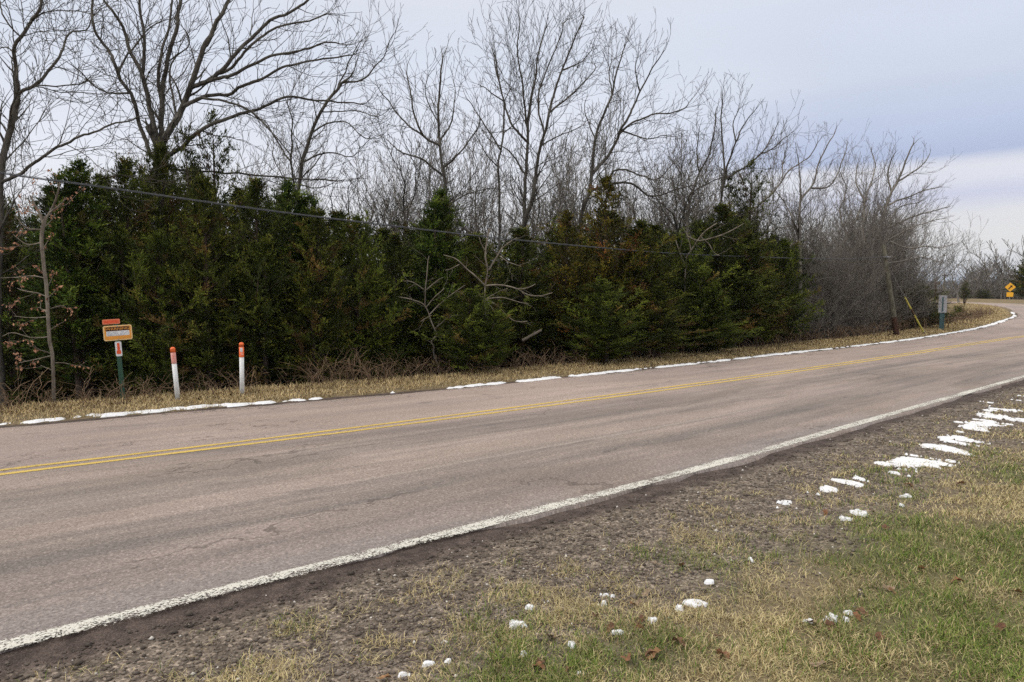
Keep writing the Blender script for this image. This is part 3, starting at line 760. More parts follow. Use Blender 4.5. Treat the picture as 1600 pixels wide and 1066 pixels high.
# ------------------------------------------------------------------ bare trees
def vadd(a, b, s=1.0): return (a[0] + b[0] * s, a[1] + b[1] * s, a[2] + b[2] * s)
def vnorm(a):
    l = math.sqrt(a[0] * a[0] + a[1] * a[1] + a[2] * a[2]) or 1; return (a[0] / l, a[1] / l, a[2] / l)
def vcross(a, b): return (a[1] * b[2] - a[2] * b[1], a[2] * b[0] - a[0] * b[2], a[0] * b[1] - a[1] * b[0])
def offdir(d, ang, roll):
    u = vnorm(vcross(d, (0, 0, 1) if abs(d[2]) < .9 else (1, 0, 0))); v = vcross(d, u)
    c, s = math.cos(ang), math.sin(ang); cr, sr = math.cos(roll), math.sin(roll)
    return vnorm(tuple(d[i] * c + (u[i] * cr + v[i] * sr) * s for i in range(3)))
def grow(r_, out, p, d, L, r, lev, P):
    """P: dict(seg, kink, up, lat (spacing), ang, ratio, rmin, maxlev, fork)"""
    seg = P['seg'] * (.75 if lev > 1 else 1); n = max(2, int(L / seg) + 1); st = L / n
    pts = [p]; rad = [r]; rend = max(r * P.get('taper', .5), P['rmin'])
    side = r_.random() * 6.28; last = 0
    for i in range(1, n + 1):
        k = P['kink']
        d = vnorm((d[0] + r_.gauss(0, k), d[1] + r_.gauss(0, k), d[2] + r_.gauss(0, k) + P['up']))
        p = vadd(p, d, st); pts.append(p); rr = r + (rend - r) * i / n; rad.append(rr)
        if lev < P['maxlev'] and i < n and (i > 1 or lev > 0):
            gap = P['lat'][min(lev, len(P['lat']) - 1)]; last += st
            if last > gap * r_.uniform(.6, 1.3):
                last = 0; side += 2.4 + r_.uniform(-.5, .5)
                cl = L * P['ratio'] * r_.uniform(.45, 1.0) * (1.15 - .55 * i / n)
                if cl > P['lmin']: grow(r_, out, p, offdir(d, r_.uniform(*P['ang']), side), cl, max(rr * r_.uniform(.38, .6), P['rmin']), lev + 1, P)
    out.append((lev, pts, rad))
    if lev < P['maxlev'] and L * .7 > P['lmin']:
        for q in range(2 if r_.random() < P['fork'] else 1):
            grow(r_, out, p, offdir(d, r_.uniform(.15, .5), side + q * 3.1), L * r_.uniform(.5, .72), rad[-1] * .85, lev + 1, P)
OAKP = dict(seg=.17, kink=.15, up=.055, lat=[.35, .18, .125, .11], ang=(.35, .9), ratio=.56, rmin=.0046, maxlev=4, fork=.7, lmin=.16)
THINP = dict(OAKP, kink=.13, up=.07, ang=(.3, .75))
FARP = dict(THINP, rmin=.020, maxlev=3, seg=.3, lat=[.5, .35, .3, .3], lmin=.3)
def finish_tree(root, lines, bark, thick=.022):
    big = [l for l in lines if max(l[1]) > thick]; small = [l for l in lines if max(l[1]) <= thick]
    if big:
        v, f = tubes(big, 7); mesh_obj('trunk', v, f, bark, root, smoothf=True)
    if small:
        v, f = tubes(small, 3); mesh_obj('crown', v, f, bark, root, smoothf=True)
def polypx(L, Yd, base, jit=.0, seed=0):
    """trace in picture px at depth Yd -> local points"""
    r_ = random.Random(seed); off = 0; out = []
    for i, (x, y) in enumerate(L):
        if i: off += r_.uniform(-jit, jit)
        q = at(x, y, Yd + off); out.append((q[0] - base[0], q[1] - base[1], q[2] - base[2]))
    return out
def guided(label, px_base, Yd, limbs, bark, seed, P=OAKP, density=1.0, sub=(.9, 2.2), jit=.35, group='bare trees above the cedars'):
    """limbs: (points px, r0 px, r1 px); the first starts from the ground under it"""
    x0, y0 = limbs[0][0][0]
    b = at(px_base if px_base is not None else x0, y0, Yd); base = (b[0], Yd, gz(b[0], Yd) - .05)
    root = empty('bare_tree', base); tag(root, label, 'tree', group)
    r_ = random.Random(seed); lines = []; mpp = Yd / F0
    nodes = []
    def scr(q): 
        X_, Y_, Z_ = q[0] + base[0], q[1] + base[1], q[2] + base[2] - CH; dd = Y_ * math.cos(PITCH) - Z_ * math.sin(PITCH); return 800 + F0 * X_ / dd, 533 - F0 * (Z_ * math.cos(PITCH) + Y_ * math.sin(PITCH)) / dd
    for k, (L, a, c) in enumerate(limbs):
        y0_ = Yd
        if nodes:
            q = min(nodes, key=lambda q: (q[0] - L[0][0]) ** 2 + (q[1] - L[0][1]) ** 2)
            if math.hypot(q[0] - L[0][0], q[1] - L[0][1]) < 30: y0_ = q[2][1] + base[1]
            else: q = None
        pts = polypx(L, y0_, base, jit if k else .05, seed * 31 + k)
        if nodes and q: pts[0] = q[2]
        if k == 0: pts = [(0, 0, 0), (pts[0][0] * .5, 0, pts[0][2] * .5)] + pts
        Q = resample(catmull(pts, .12), .12); n = len(Q)
        kn = np.array([[r_.gauss(0, 1) for _ in range(3)] for _ in range(n)]); kn[0] = 0; kn[1:-1] = (kn[:-2] + kn[1:-1] + kn[2:]) / 3
        Q = Q + kn * (.022 if k else .012)
        nodes += [scr(q_) + (tuple(q_),) for q_ in Q]
        t = np.linspace(0, 1, n); rad = (a * (1 - t) + c * t) * mpp * (.48 if k == 0 else .39)
        if k == 0: rad = rad * (1 + .35 * np.exp(-t * 12))
        lines.append((Q.tolist(), rad.tolist()))
        # laterals
        s = 0; nxt = r_.uniform(.2, .5) if k else max(1.6, abs(Q[-1][2]) * .45); side = r_.random() * 6.28
        for i in range(1, n - 1):
            s += .12
            if s > nxt:
                d = vnorm(tuple(Q[i + 1] - Q[i - 1])); side += 2.4 + r_.uniform(-.6, .6)
                f = i / n; ll = r_.uniform(*sub) * (1.05 - .62 * f) * (.55 if r_.random() < .4 else 1)
                tmp = []; grow(r_, tmp, tuple(Q[i]), offdir(d, r_.uniform(.35, .95), side), ll, max(.006, min(rad[i] * r_.uniform(.25, .45), .028)), 1, P)
                lines += [(a_, b_) for _, a_, b_ in tmp]; nxt = s + r_.uniform(.10, .26) / density
        d = vnorm(tuple(Q[-1] - Q[-3]))
        for q in range(2):
            tmp = []; grow(r_, tmp, tuple(Q[-1]), offdir(d, r_.uniform(.1, .45), r_.random() * 6.28), r_.uniform(*sub) * .33, max(rad[-1] * .8, .006), 2, P)
            lines += [(a_, b_) for _, a_, b_ in tmp]
    finish_tree(root, lines, bark); return root
def cp(L, ox=0, oy=0, s=2.961): return [(ox + x / s, oy + y / s) for x, y in L]

c1 = lambda L: cp(L); c2 = lambda L: cp(L, 520, 0); c3 = lambda L: cp(L, 1040, 100, 2.805); c4 = lambda L: cp(L, 380, 40, 3.554); c5 = lambda L: cp(L, 1200, 200, 3.947); c6 = lambda L: cp(L, 1050, 130, 3.675)
guided('tall bare tree at the left frame edge with one long low limb', None, 13.4, [
    (c1([(-8, 1500), (0, 1060), (5, 800), (40, 620), (70, 500), (90, 445)]), 13, 9),
    (c1([(90, 445), (72, 330), (75, 240), (100, 170), (140, 110), (170, 60), (190, -10), (180, -90)]), 8, 4),
    (c1([(75, 240), (40, 225), (0, 215)]), 4, 2.5), (c1([(80, 160), (20, 80), (-5, 0)]), 4, 2.5),
    (c1([(95, 440), (160, 390), (220, 330), (280, 260), (300, 190), (330, 145), (400, 140), (430, 80)]), 7, 2.5),
    (c1([(150, 410), (250, 400), (340, 390), (400, 380), (450, 370)]), 3.6, 1.6),
    (c1([(15, 860), (100, 800), (200, 720), (330, 650), (450, 610), (520, 575), (640, 545)]), 7, 2.6),
    (c1([(150, 100), (200, 60), (300, 45), (390, 50)]), 3.5, 1.6), (c1([(40, 620), (0, 560), (-60, 480)]), 4, 2)], M_OAK, 3, density=.9)
guided('largest bare oak, its grey limbs fanning out of the frame above the cedars', None, 16.5, [
    (c1([(745, 1250), (745, 1000), (745, 850), (742, 690)]), 27, 22),
    (c1([(735, 760), (700, 720), (650, 590), (640, 520), (600, 430), (550, 360), (540, 300), (500, 230), (440, 150), (425, 60), (430, -60)]), 9, 4),
    (c1([(600, 440), (500, 430), (430, 390), (370, 330), (340, 300)]), 4.5, 2),
    (c1([(545, 350), (580, 270), (625, 210), (700, 120), (760, 100)]), 4.5, 2),
    (c1([(735, 690), (705, 550), (680, 420), (650, 340), (600, 230), (570, 130), (530, 60), (480, 0), (460, -70)]), 11, 4),
    (c1([(660, 350), (668, 200), (655, 80), (650, -60)]), 7, 4),
    (c1([(742, 690), (745, 500), (738, 390), (735, 300), (762, 200), (790, 90), (800, -60)]), 8, 3.5),
    (c1([(745, 700), (790, 590), (840, 500), (880, 410), (920, 290), (960, 190), (1010, 90), (1050, 20), (1085, -60)]), 14, 6),
    (c1([(740, 640), (748, 450), (765, 330), (800, 200), (825, 80), (840, -60)]), 10, 6),
    (c1([(885, 420), (1000, 350), (1080, 260), (1170, 170), (1260, 90), (1340, 60), (1420, 0), (1460, -50)]), 9, 4),
    (c1([(850, 500), (910, 470), (960, 440), (1050, 440), (1120, 400), (1200, 370), (1300, 320), (1420, 290), (1560, 260), (1640, 250)]), 8, 2.5),
    (c1([(960, 410), (1050, 350), (1150, 305), (1250, 265), (1400, 235), (1500, 200), (1590, 200)]), 7, 2.5),
    (c1([(785, 740), (830, 690), (870, 650), (970, 580), (1080, 540), (1200, 500), (1330, 450), (1450, 465), (1600, 470), (1700, 500)]), 9, 2.5),
    (c1([(1000, 350), (1060, 320), (1150, 220), (1300, 120), (1430, 100), (1520, 60)]), 6, 2.5),
    (c1([(930, 450), (1040, 470), (1130, 500), (1210, 560), (1280, 640), (1350, 720)]), 5, 2),
    (c1([(800, 530), (790, 400), (800, 280), (860, 225), (875, 180), (840, 110)]), 5, 2),
    (c1([(780, 800), (880, 792), (1050, 800), (1250, 812), (1400, 830), (1560, 835)]), 4.5, 3)], M_OAK, 5, density=.75, sub=(.7, 1.6), jit=.3)
guided('bare tree leaning right between the big oak and the cedar tops, bark dark', None, 19, [
    (c4([(300, 1250), (300, 1000), (322, 800), (345, 690), (390, 570), (440, 460), (500, 380), (560, 310)]), 9, 4.5),
    (c4([(555, 320), (640, 310), (700, 260), (760, 200), (790, 150), (830, 60)]), 4, 1.5),
    (c4([(520, 360), (540, 300), (575, 220), (620, 140), (660, 60)]), 3.5, 1.5),
    (c4([(350, 760), (420, 715), (520, 712), (600, 735), (660, 700)]), 4, 1.5), (c4([(390, 590), (470, 545), (570, 540), (640, 600), (720, 640)]), 3.5, 1.5),
    (c4([(450, 480), (560, 475), (650, 470), (720, 500), (800, 480)]), 3, 1.5), (c4([(350, 880), (430, 900), (520, 860)]), 3, 1.5),
    (c4([(250, 1000), (265, 760), (275, 600), (270, 500), (240, 430)]), 5, 2), (c4([(260, 760), (190, 650), (140, 560), (100, 520)]), 4, 1.5), (c4([(220, 960), (200, 800), (150, 690)]), 3, 1.5)], M_OAK, 7, density=.9, sub=(.8, 1.8))
guided('slim bare tree left of centre with a rounded open crown, standing behind cedar tops', None, 19, [
    (c2([(535, 1250), (530, 1060), (520, 850), (500, 720), (490, 600), (490, 470), (500, 340), (510, 270)]), 10, 2.5),
    (c2([(510, 820), (420, 740), (330, 710), (250, 650)]), 5, 1.8), (c2([(490, 670), (420, 630), (380, 540), (360, 430), (340, 330)]), 5, 2),
    (c2([(420, 640), (330, 560), (260, 470), (200, 400)]), 4, 1.6), (c2([(495, 650), (540, 580), (560, 520), (570, 400)]), 4, 1.8), (c2([(525, 775), (600, 690), (670, 600), (690, 560)]), 4.5, 2),
    (c2([(550, 950), (620, 900), (690, 880), (740, 865)]), 4, 1.8), (c2([(490, 560), (430, 450), (440, 340)]), 3, 1.5)], M_OAK, 9, density=.9, sub=(.7, 1.6))
guided('slender bare tree just left of the tallest central pair', None, 20, [
    (c2([(770, 1250), (770, 1060), (770, 850), (765, 760), (780, 680), (790, 600), (790, 480), (765, 350), (750, 250)]), 6, 2),
    (c2([(775, 690), (700, 570), (650, 500), (620, 450)]), 3.5, 1.5), (c2([(765, 780), (700, 700), (670, 640)]), 3, 1.4), (c2([(790, 620), (850, 560), (880, 480)]), 3, 1.4), (c2([(790, 480), (820, 400), (830, 320)]), 2.5, 1.2)], M_OAK, 11, sub=(.7, 1.5))
guided('tallest bare tree in the middle, two close stems rising to a wide crown', None, 20.5, [
    (c2([(885, 1300), (885, 1060), (890, 850), (900, 700), (905, 560), (920, 450), (940, 350), (950, 250), (985, 130)]), 10, 2),
    (c2([(890, 1060), (925, 900), (935, 830), (960, 680), (990, 570), (1020, 450), (1060, 320), (1100, 220), (1150, 100), (1160, 70)]), 8, 2),
    (c2([(895, 660), (830, 580), (790, 460), (760, 350), (745, 260)]), 5, 2), (c2([(900, 600), (880, 430), (870, 340), (855, 250), (865, 90)]), 4.5, 1.8),
    (c2([(890, 820), (850, 740), (800, 690), (720, 650)]), 4, 1.5), (c2([(1005, 520), (1100, 440), (1200, 340), (1215, 300)]), 4, 1.6), (c2([(945, 620), (950, 450), (1000, 300), (1060, 150), (1070, 100)]), 4, 1.6),
    (c2([(790, 470), (720, 420), (680, 390)]), 3, 1.3), (c2([(1060, 320), (1140, 290), (1200, 230)]), 3, 1.3), (c2([(960, 680), (1060, 620), (1130, 600)]), 3, 1.4)], M_OAK, 13, density=1.1, sub=(.8, 1.8))
guided('bare tree right of the central pair, forked low with long arching limbs to the right', None, 20.5, [
    (c2([(1130, 1300), (1150, 1000), (1190, 880), (1200, 760), (1215, 640), (1250, 540), (1290, 440), (1310, 350), (1340, 250), (1350, 220)]), 11, 2),
    (c2([(1205, 810), (1280, 710), (1330, 610), (1370, 540), (1420, 430), (1480, 310), (1525, 245)]), 7, 2),
    (c2([(1330, 620), (1400, 560), (1500, 530), (1600, 515), (1650, 480)]), 4.5, 1.6), (c2([(1195, 900), (1290, 850), (1380, 850), (1480, 910), (1600, 870), (1680, 860)]), 6, 2),
    (c2([(1250, 840), (1310, 790), (1400, 800), (1500, 830), (1570, 760)]), 4.5, 1.8), (c2([(1340, 620), (1450, 640), (1560, 620)]), 3.5, 1.5), (c2([(1220, 640), (1180, 560), (1160, 480)]), 3, 1.4),
    (c2([(1290, 440), (1280, 340), (1300, 250)]), 3, 1.3), (c2([(1430, 420), (1400, 320), (1420, 240)]), 3, 1.3)], M_OAK, 15, density=1.0, sub=(.8, 1.8))
guided('bare tree over the right hand cedars with many upswept stems', None, 24, [
    (c6([(270, 1100), (270, 790), (285, 640), (300, 500), (290, 350), (280, 200), (290, 90)]), 7, 1.8),
    (c6([(80, 900), (100, 700), (150, 530), (200, 430), (240, 300), (250, 150)]), 6, 1.8), (c6([(300, 600), (320, 470), (370, 330), (430, 210), (480, 150)]), 5, 1.6),
    (c6([(350, 560), (420, 480), (500, 420), (560, 330), (610, 230)]), 4.5, 1.5), (c6([(500, 420), (570, 380), (640, 320), (690, 290)]), 3, 1.3), (c6([(0, 680), (100, 640), (200, 580), (280, 540)]), 4, 2),
    (c6([(160, 520), (140, 400), (160, 260)]), 3.5, 1.4), (c6([(370, 330), (350, 230), (390, 140)]), 3, 1.3), (c6([(270, 790), (330, 740), (430, 760), (520, 720)]), 3.5, 1.5)], M_OAK, 17, density=1.3, sub=(.6, 1.4))
guided('grey bare tree left of the dense grey thicket, a long limb bending left', None, 27, [
    (c6([(740, 1250), (735, 900), (735, 700), (760, 640), (810, 580), (840, 470), (880, 380), (930, 290)]), 7, 1.6),
    (c6([(440, 760), (500, 700), (560, 650), (620, 580), (660, 510), (730, 460), (800, 410), (830, 340)]), 4.5, 1.5), (c6([(735, 720), (740, 600), (730, 480), (720, 400)]), 4, 1.5),
    (c6([(700, 900), (690, 780), (640, 680), (580, 600)]), 4, 1.5), (c6([(830, 620), (890, 600), (950, 520), (1010, 350)]), 4, 1.3), (c6([(735, 850), (680, 820), (560, 850), (500, 830)]), 3, 1.3), (c6([(640, 560), (640, 440), (650, 400)]), 3, 1.2)], M_GREYB, 19, density=1.4, sub=(.6, 1.4))
guided('darkest of the dense grey trees beside the leaning utility pole, sweeping up to the right', None, 29.5, [
    (c5([(640, 1250), (640, 900), (650, 720), (690, 640), (720, 520), (750, 420), (800, 330), (850, 200), (890, 110)]), 9, 2),
    (c5([(560, 900), (590, 700), (600, 450), (640, 340), (660, 230), (630, 130)]), 6, 1.6), (c5([(400, 800), (480, 680), (560, 530), (600, 440)]), 5, 2), (c5([(700, 640), (800, 590), (900, 545), (1000, 515), (1110, 490)]), 5, 1.5),
    (c5([(750, 480), (850, 430), (960, 390), (1070, 360)]), 4, 1.4), (c5([(800, 330), (880, 280), (960, 220), (1000, 150)]), 4, 1.4), (c5([(690, 680), (760, 560), (830, 480), (950, 460)]), 4, 1.4),
    (c5([(640, 760), (740, 700), (850, 740), (980, 730), (1090, 740)]), 4, 1.4), (c5([(700, 850), (820, 820), (950, 800), (1080, 830)]), 4, 1.4), (c5([(740, 760), (840, 640), (960, 590), (1060, 560)]), 4, 1.4),
    (c5([(600, 450), (540, 330), (560, 200)]), 4, 1.3), (c5([(760, 400), (740, 270), (780, 150)]), 4, 1.3), (c5([(500, 680), (440, 520), (480, 380), (440, 260)]), 4, 1.3)], M_GREYB, 21, P=dict(THINP, kink=.13), density=1.7, sub=(.5, 1.25), jit=.6)

# procedural bare trees: meshes built once, copied as things
def rand_tree_lines(seed, H, spread, stems=1, P=OAKP, r0=.09, fork_h=.35):
    r_ = random.Random(seed); out = []
    for k in range(stems):
        a = r_.random() * 6.28; t = 0 if stems == 1 else r_.uniform(.08, .35) * spread
        d = vnorm((math.cos(a) * t, math.sin(a) * t, 1)); p = (math.cos(a) * .12 * (stems > 1), math.sin(a) * .12 * (stems > 1), -.1)
        # trunk
        pts = [p]; rad = [r0 * 1.25]; L = H * (fork_h if stems == 1 else fork_h * .6); n = max(3, int(L / .3))
        for i in range(n):
            d = vnorm((d[0] + r_.gauss(0, .05), d[1] + r_.gauss(0, .05), d[2] + .05)); p = vadd(p, d, L / n); pts.append(p); rad.append(r0 * (1 - .3 * (i + 1) / n))
            if stems == 1 and i > n * .5 and r_.random() < .35: grow(r_, out, p, offdir(d, r_.uniform(.7, 1.1), r_.random() * 6.28), H * .2, r0 * .3, 1, P)
        out.append((0, pts, rad))
        nf = r_.choice((2, 3))
        for q in range(nf):
            grow(r_, out, p, offdir(d, r_.uniform(.15, .55) * spread, q * 6.28 / nf + r_.uniform(-.4, .4)), H * r_.uniform(.27, .36), r0 * r_.uniform(.5, .7), 1, dict(P, maxlev=P['maxlev'] + 1))
    return [(a, b) for _, a, b in out]
def tree_proto(seed, H, bark, **k):
    L = rand_tree_lines(seed, H, **k); zs = max(p[2] for l, _ in L for p in l); f = H / zs
    L = [([(x * f, y * f, z * f) for x, y, z in l], r) for l, r in L]
    big = [l for l in L if max(l[1]) > .02]; small = [l for l in L if max(l[1]) <= .02]; ms = []
    for nm, li, sd in (('trunk', big, 6), ('crown', small, 3)):
        v, fc = tubes(li, sd); o = mesh_obj(nm, v, fc, bark, smoothf=True); ms.append(o.data); bpy.data.objects.remove(o)
    return ms
def place_proto(ms, names, root):
    for nm, me in zip(names, ms):
        o = bpy.data.objects.new(nm, me); COL.objects.link(o); o.parent = root
def ground_at(px, Yd):
    x = (px - 800) / F0 * Yd * 1.0; return x, gz(x, Yd)
def top_h(py, Yd, z0):
    return at(800, py, Yd)[2] - z0
PROT = [tree_proto(101, 7, M_OAK, spread=1.0, r0=.075), tree_proto(102, 7, M_GREYB, spread=.8, r0=.06, P=THINP), tree_proto(103, 7, M_OAK, spread=1.2, r0=.08),
        tree_proto(104, 7, M_GREYB, spread=.7, r0=.05, P=THINP, fork_h=.5), tree_proto(106, 7, M_GREYB, spread=1.6, stems=6, r0=.045, P=dict(THINP, seg=.22), fork_h=.3),
        tree_proto(107, 7, M_GREYB, spread=.9, r0=.14, P=FARP, fork_h=.3), tree_proto(108, 7, M_GREYB, spread=.6, r0=.12, P=FARP, fork_h=.55)]
def bare(px, Yd, topy, proto, rz, label, group, sc_=1.0, zfix=None):
    x, z0 = ground_at(px, Yd); h = top_h(topy, Yd, z0); root = empty('bare_tree', (x, Yd, z0), rz); s = h / 7
    root.scale = (s * sc_, s * sc_, s); tag(root, label, 'tree', group); place_proto(PROT[proto], ('trunk', 'crown'), root); return root
GB = 'bare trees deeper in the wood'
for px, Yd, ty, pr, rz in [(60, 24, 240, 0, 0), (125, 27, 250, 3, 1), (190, 22, 205, 1, 2), (345, 26, 215, 2, 3), (400, 24, 150, 1, 4), (470, 26, 165, 3, 5), (520, 23, 190, 0, 1.5), (575, 25, 180, 1, 2.7), (625, 22, 155, 2, 3.3),
                           (655, 27, 210, 3, .4), (735, 26, 200, 1, 1.1), (765, 24, 240, 0, 5.2), (850, 27, 190, 2, 2.2), (890, 24, 215, 3, 3.9), (985, 26, 225, 1, 4.4), (1040, 25, 175, 0, .7), (1075, 28, 225, 2, 1.9), (1110, 30, 215, 3, 2.9),
                           (1200, 30, 235, 1, 5.7), (1225, 27, 250, 0, 3.1), (30, 20, 200, 3, 4.1), (280, 30, 230, 3, 1.3), (-40, 18, 150, 0, 2.0), (940, 30, 240, 1, .2), (540, 31, 235, 2, 6), (700, 31, 250, 0, 2.5), (1010, 31, 250, 3, 5),
                           (100, 31, 250, 1, .5), (160, 29, 240, 3, 4), (225, 33, 250, 1, 1), (430, 33, 215, 1, 2), (500, 34, 240, 3, 3), (600, 34, 225, 1, 4), (640, 36, 245, 3, 5), (720, 35, 240, 1, 6), (780, 33, 200, 3, .7), (830, 35, 190, 1, 1.7), (905, 34, 190, 3, 2.7), (960, 36, 220, 1, 3.7),
                           (1025, 35, 230, 1, 4.7), (1060, 33, 215, 3, 5.7), (1090, 36, 230, 1, .2), (1140, 34, 215, 1, 1.2), (1175, 36, 235, 3, 2.2), (1245, 35, 250, 1, 3.2), (1150, 29, 205, 3, 4.2), (870, 30, 215, 1, 1),
                           (555, 25, 170, 3, .9), (610, 27, 175, 1, 1.9), (665, 24, 185, 1, 2.9), (712, 29, 190, 3, 3.9), (750, 28, 160, 3, 4.9), (800, 27, 150, 1, 5.9), (845, 24, 165, 3, .3), (905, 28, 150, 1, 1.3), (955, 25, 175, 3, 2.3), (1005, 29, 170, 1, 3.3), (1050, 28, 175, 1, 4.3), (1098, 27, 195, 3, 5.3), (1135, 28, 190, 1, 6.1), (1190, 31, 205, 1, .8), (310, 25, 170, 1, 1.2), (165, 25, 200, 1, 2.2)]:
    bare(px, Yd, ty, pr, rz, 'thin grey bare tree deeper in the wood, seen behind the larger trunks', GB)
GT = 'grey thicket trees by the utility pole'
for i, (px, Yd, ty, pr, rz, lb) in enumerate([(1262, 29, 262, 4, .3, 'leftmost multi-stemmed grey tree of the thicket, next to the last cedar'), (1302, 32, 238, 1, 1.4, 'straight grey tree rising from the left half of the thicket'),
        (1330, 30, 250, 3, 2.2, 'slim upright grey tree in the middle of the thicket'), (1365, 31.5, 226, 1, 4, 'tall upright grey tree behind the utility pole'), (1392, 33, 236, 1, 5.1, 'upright grey tree just right of the utility pole top'),
        (1385, 33, 275, 4, .9, 'broad multi-stemmed grey tree at the right end of the thicket'), (1400, 36, 330, 4, 3.3, 'lowest rightmost grey bush of the thicket, above the post'), (1290, 27.5, 335, 4, 3.8, 'low twiggy bush at the foot of the thicket by the last cedar'),
        (1350, 29, 320, 4, 5.5, 'low twiggy bush left of the utility pole'), (1428, 42, 400, 4, 1.1, 'small twiggy bush beyond the post sign')]):
    bare(px, Yd, ty, pr, rz, lb, GT, 1.0 if pr != 4 else .85)
GH = 'grey bare trees filling the hollow behind the thicket'
for i in range(14):
    q_ = random.Random(900 + i); Yq = q_.uniform(34, 72); pq = q_.uniform(1228, 1370); tq = q_.uniform(265, 380) + abs(pq - 1330) * .25
    bare(pq, Yq, tq, q_.choice((1, 3, 1, 4)), q_.random() * 6, 'grey twiggy tree in the hollow behind the thicket, one of many alike', GH, 1.25)
for i, (px, Yd, ty) in enumerate([(1240, 26.5, 430), (1275, 27.5, 440), (1312, 28, 435), (1345, 28.3, 445), (1375, 29.5, 430), (1425, 32.5, 440)]):
    bare(px, Yd, ty, 4, i * 1.9, 'waist high grey twiggy bush at the foot of the thicket', 'low bushes at the foot of the thicket', 1.5)
GR = 'far bare trees beyond the bend'
for px, Yd, ty, pr, lb in [(1497, 92, 398, 5, 'small far bare tree right above the blue hills'), (1520, 124, 402, 6, 'far thin tree left of the tallest far trunk'), (1546, 122, 370, 6, 'tallest far straight bare tree beyond the bend'), (1566, 124, 395, 6, 'far bare tree just left of the yellow arrow sign'),
        (1584, 126, 378, 5, 'far bare tree behind the yellow arrow sign'), (1600, 122, 370, 5, 'far bare tree at the right edge of the frame'), (1534, 130, 396, 6, 'far faint tree between the thin tree and the tallest one'), (1556, 132, 400, 5, 'far spreading tree behind the tallest far one'),
        (1575, 132, 390, 5, 'far crooked tree behind the yellow sign'), (1618, 124, 365, 6, 'far bare tree partly beyond the right edge'), (1474, 128, 416, 5, 'faint low far tree over the blue hills'), (1510, 130, 412, 5, 'low far tree beside the small dark cedar')]:
    bare(px, Yd, ty, pr, px * .7, lb, GR, 1.1)

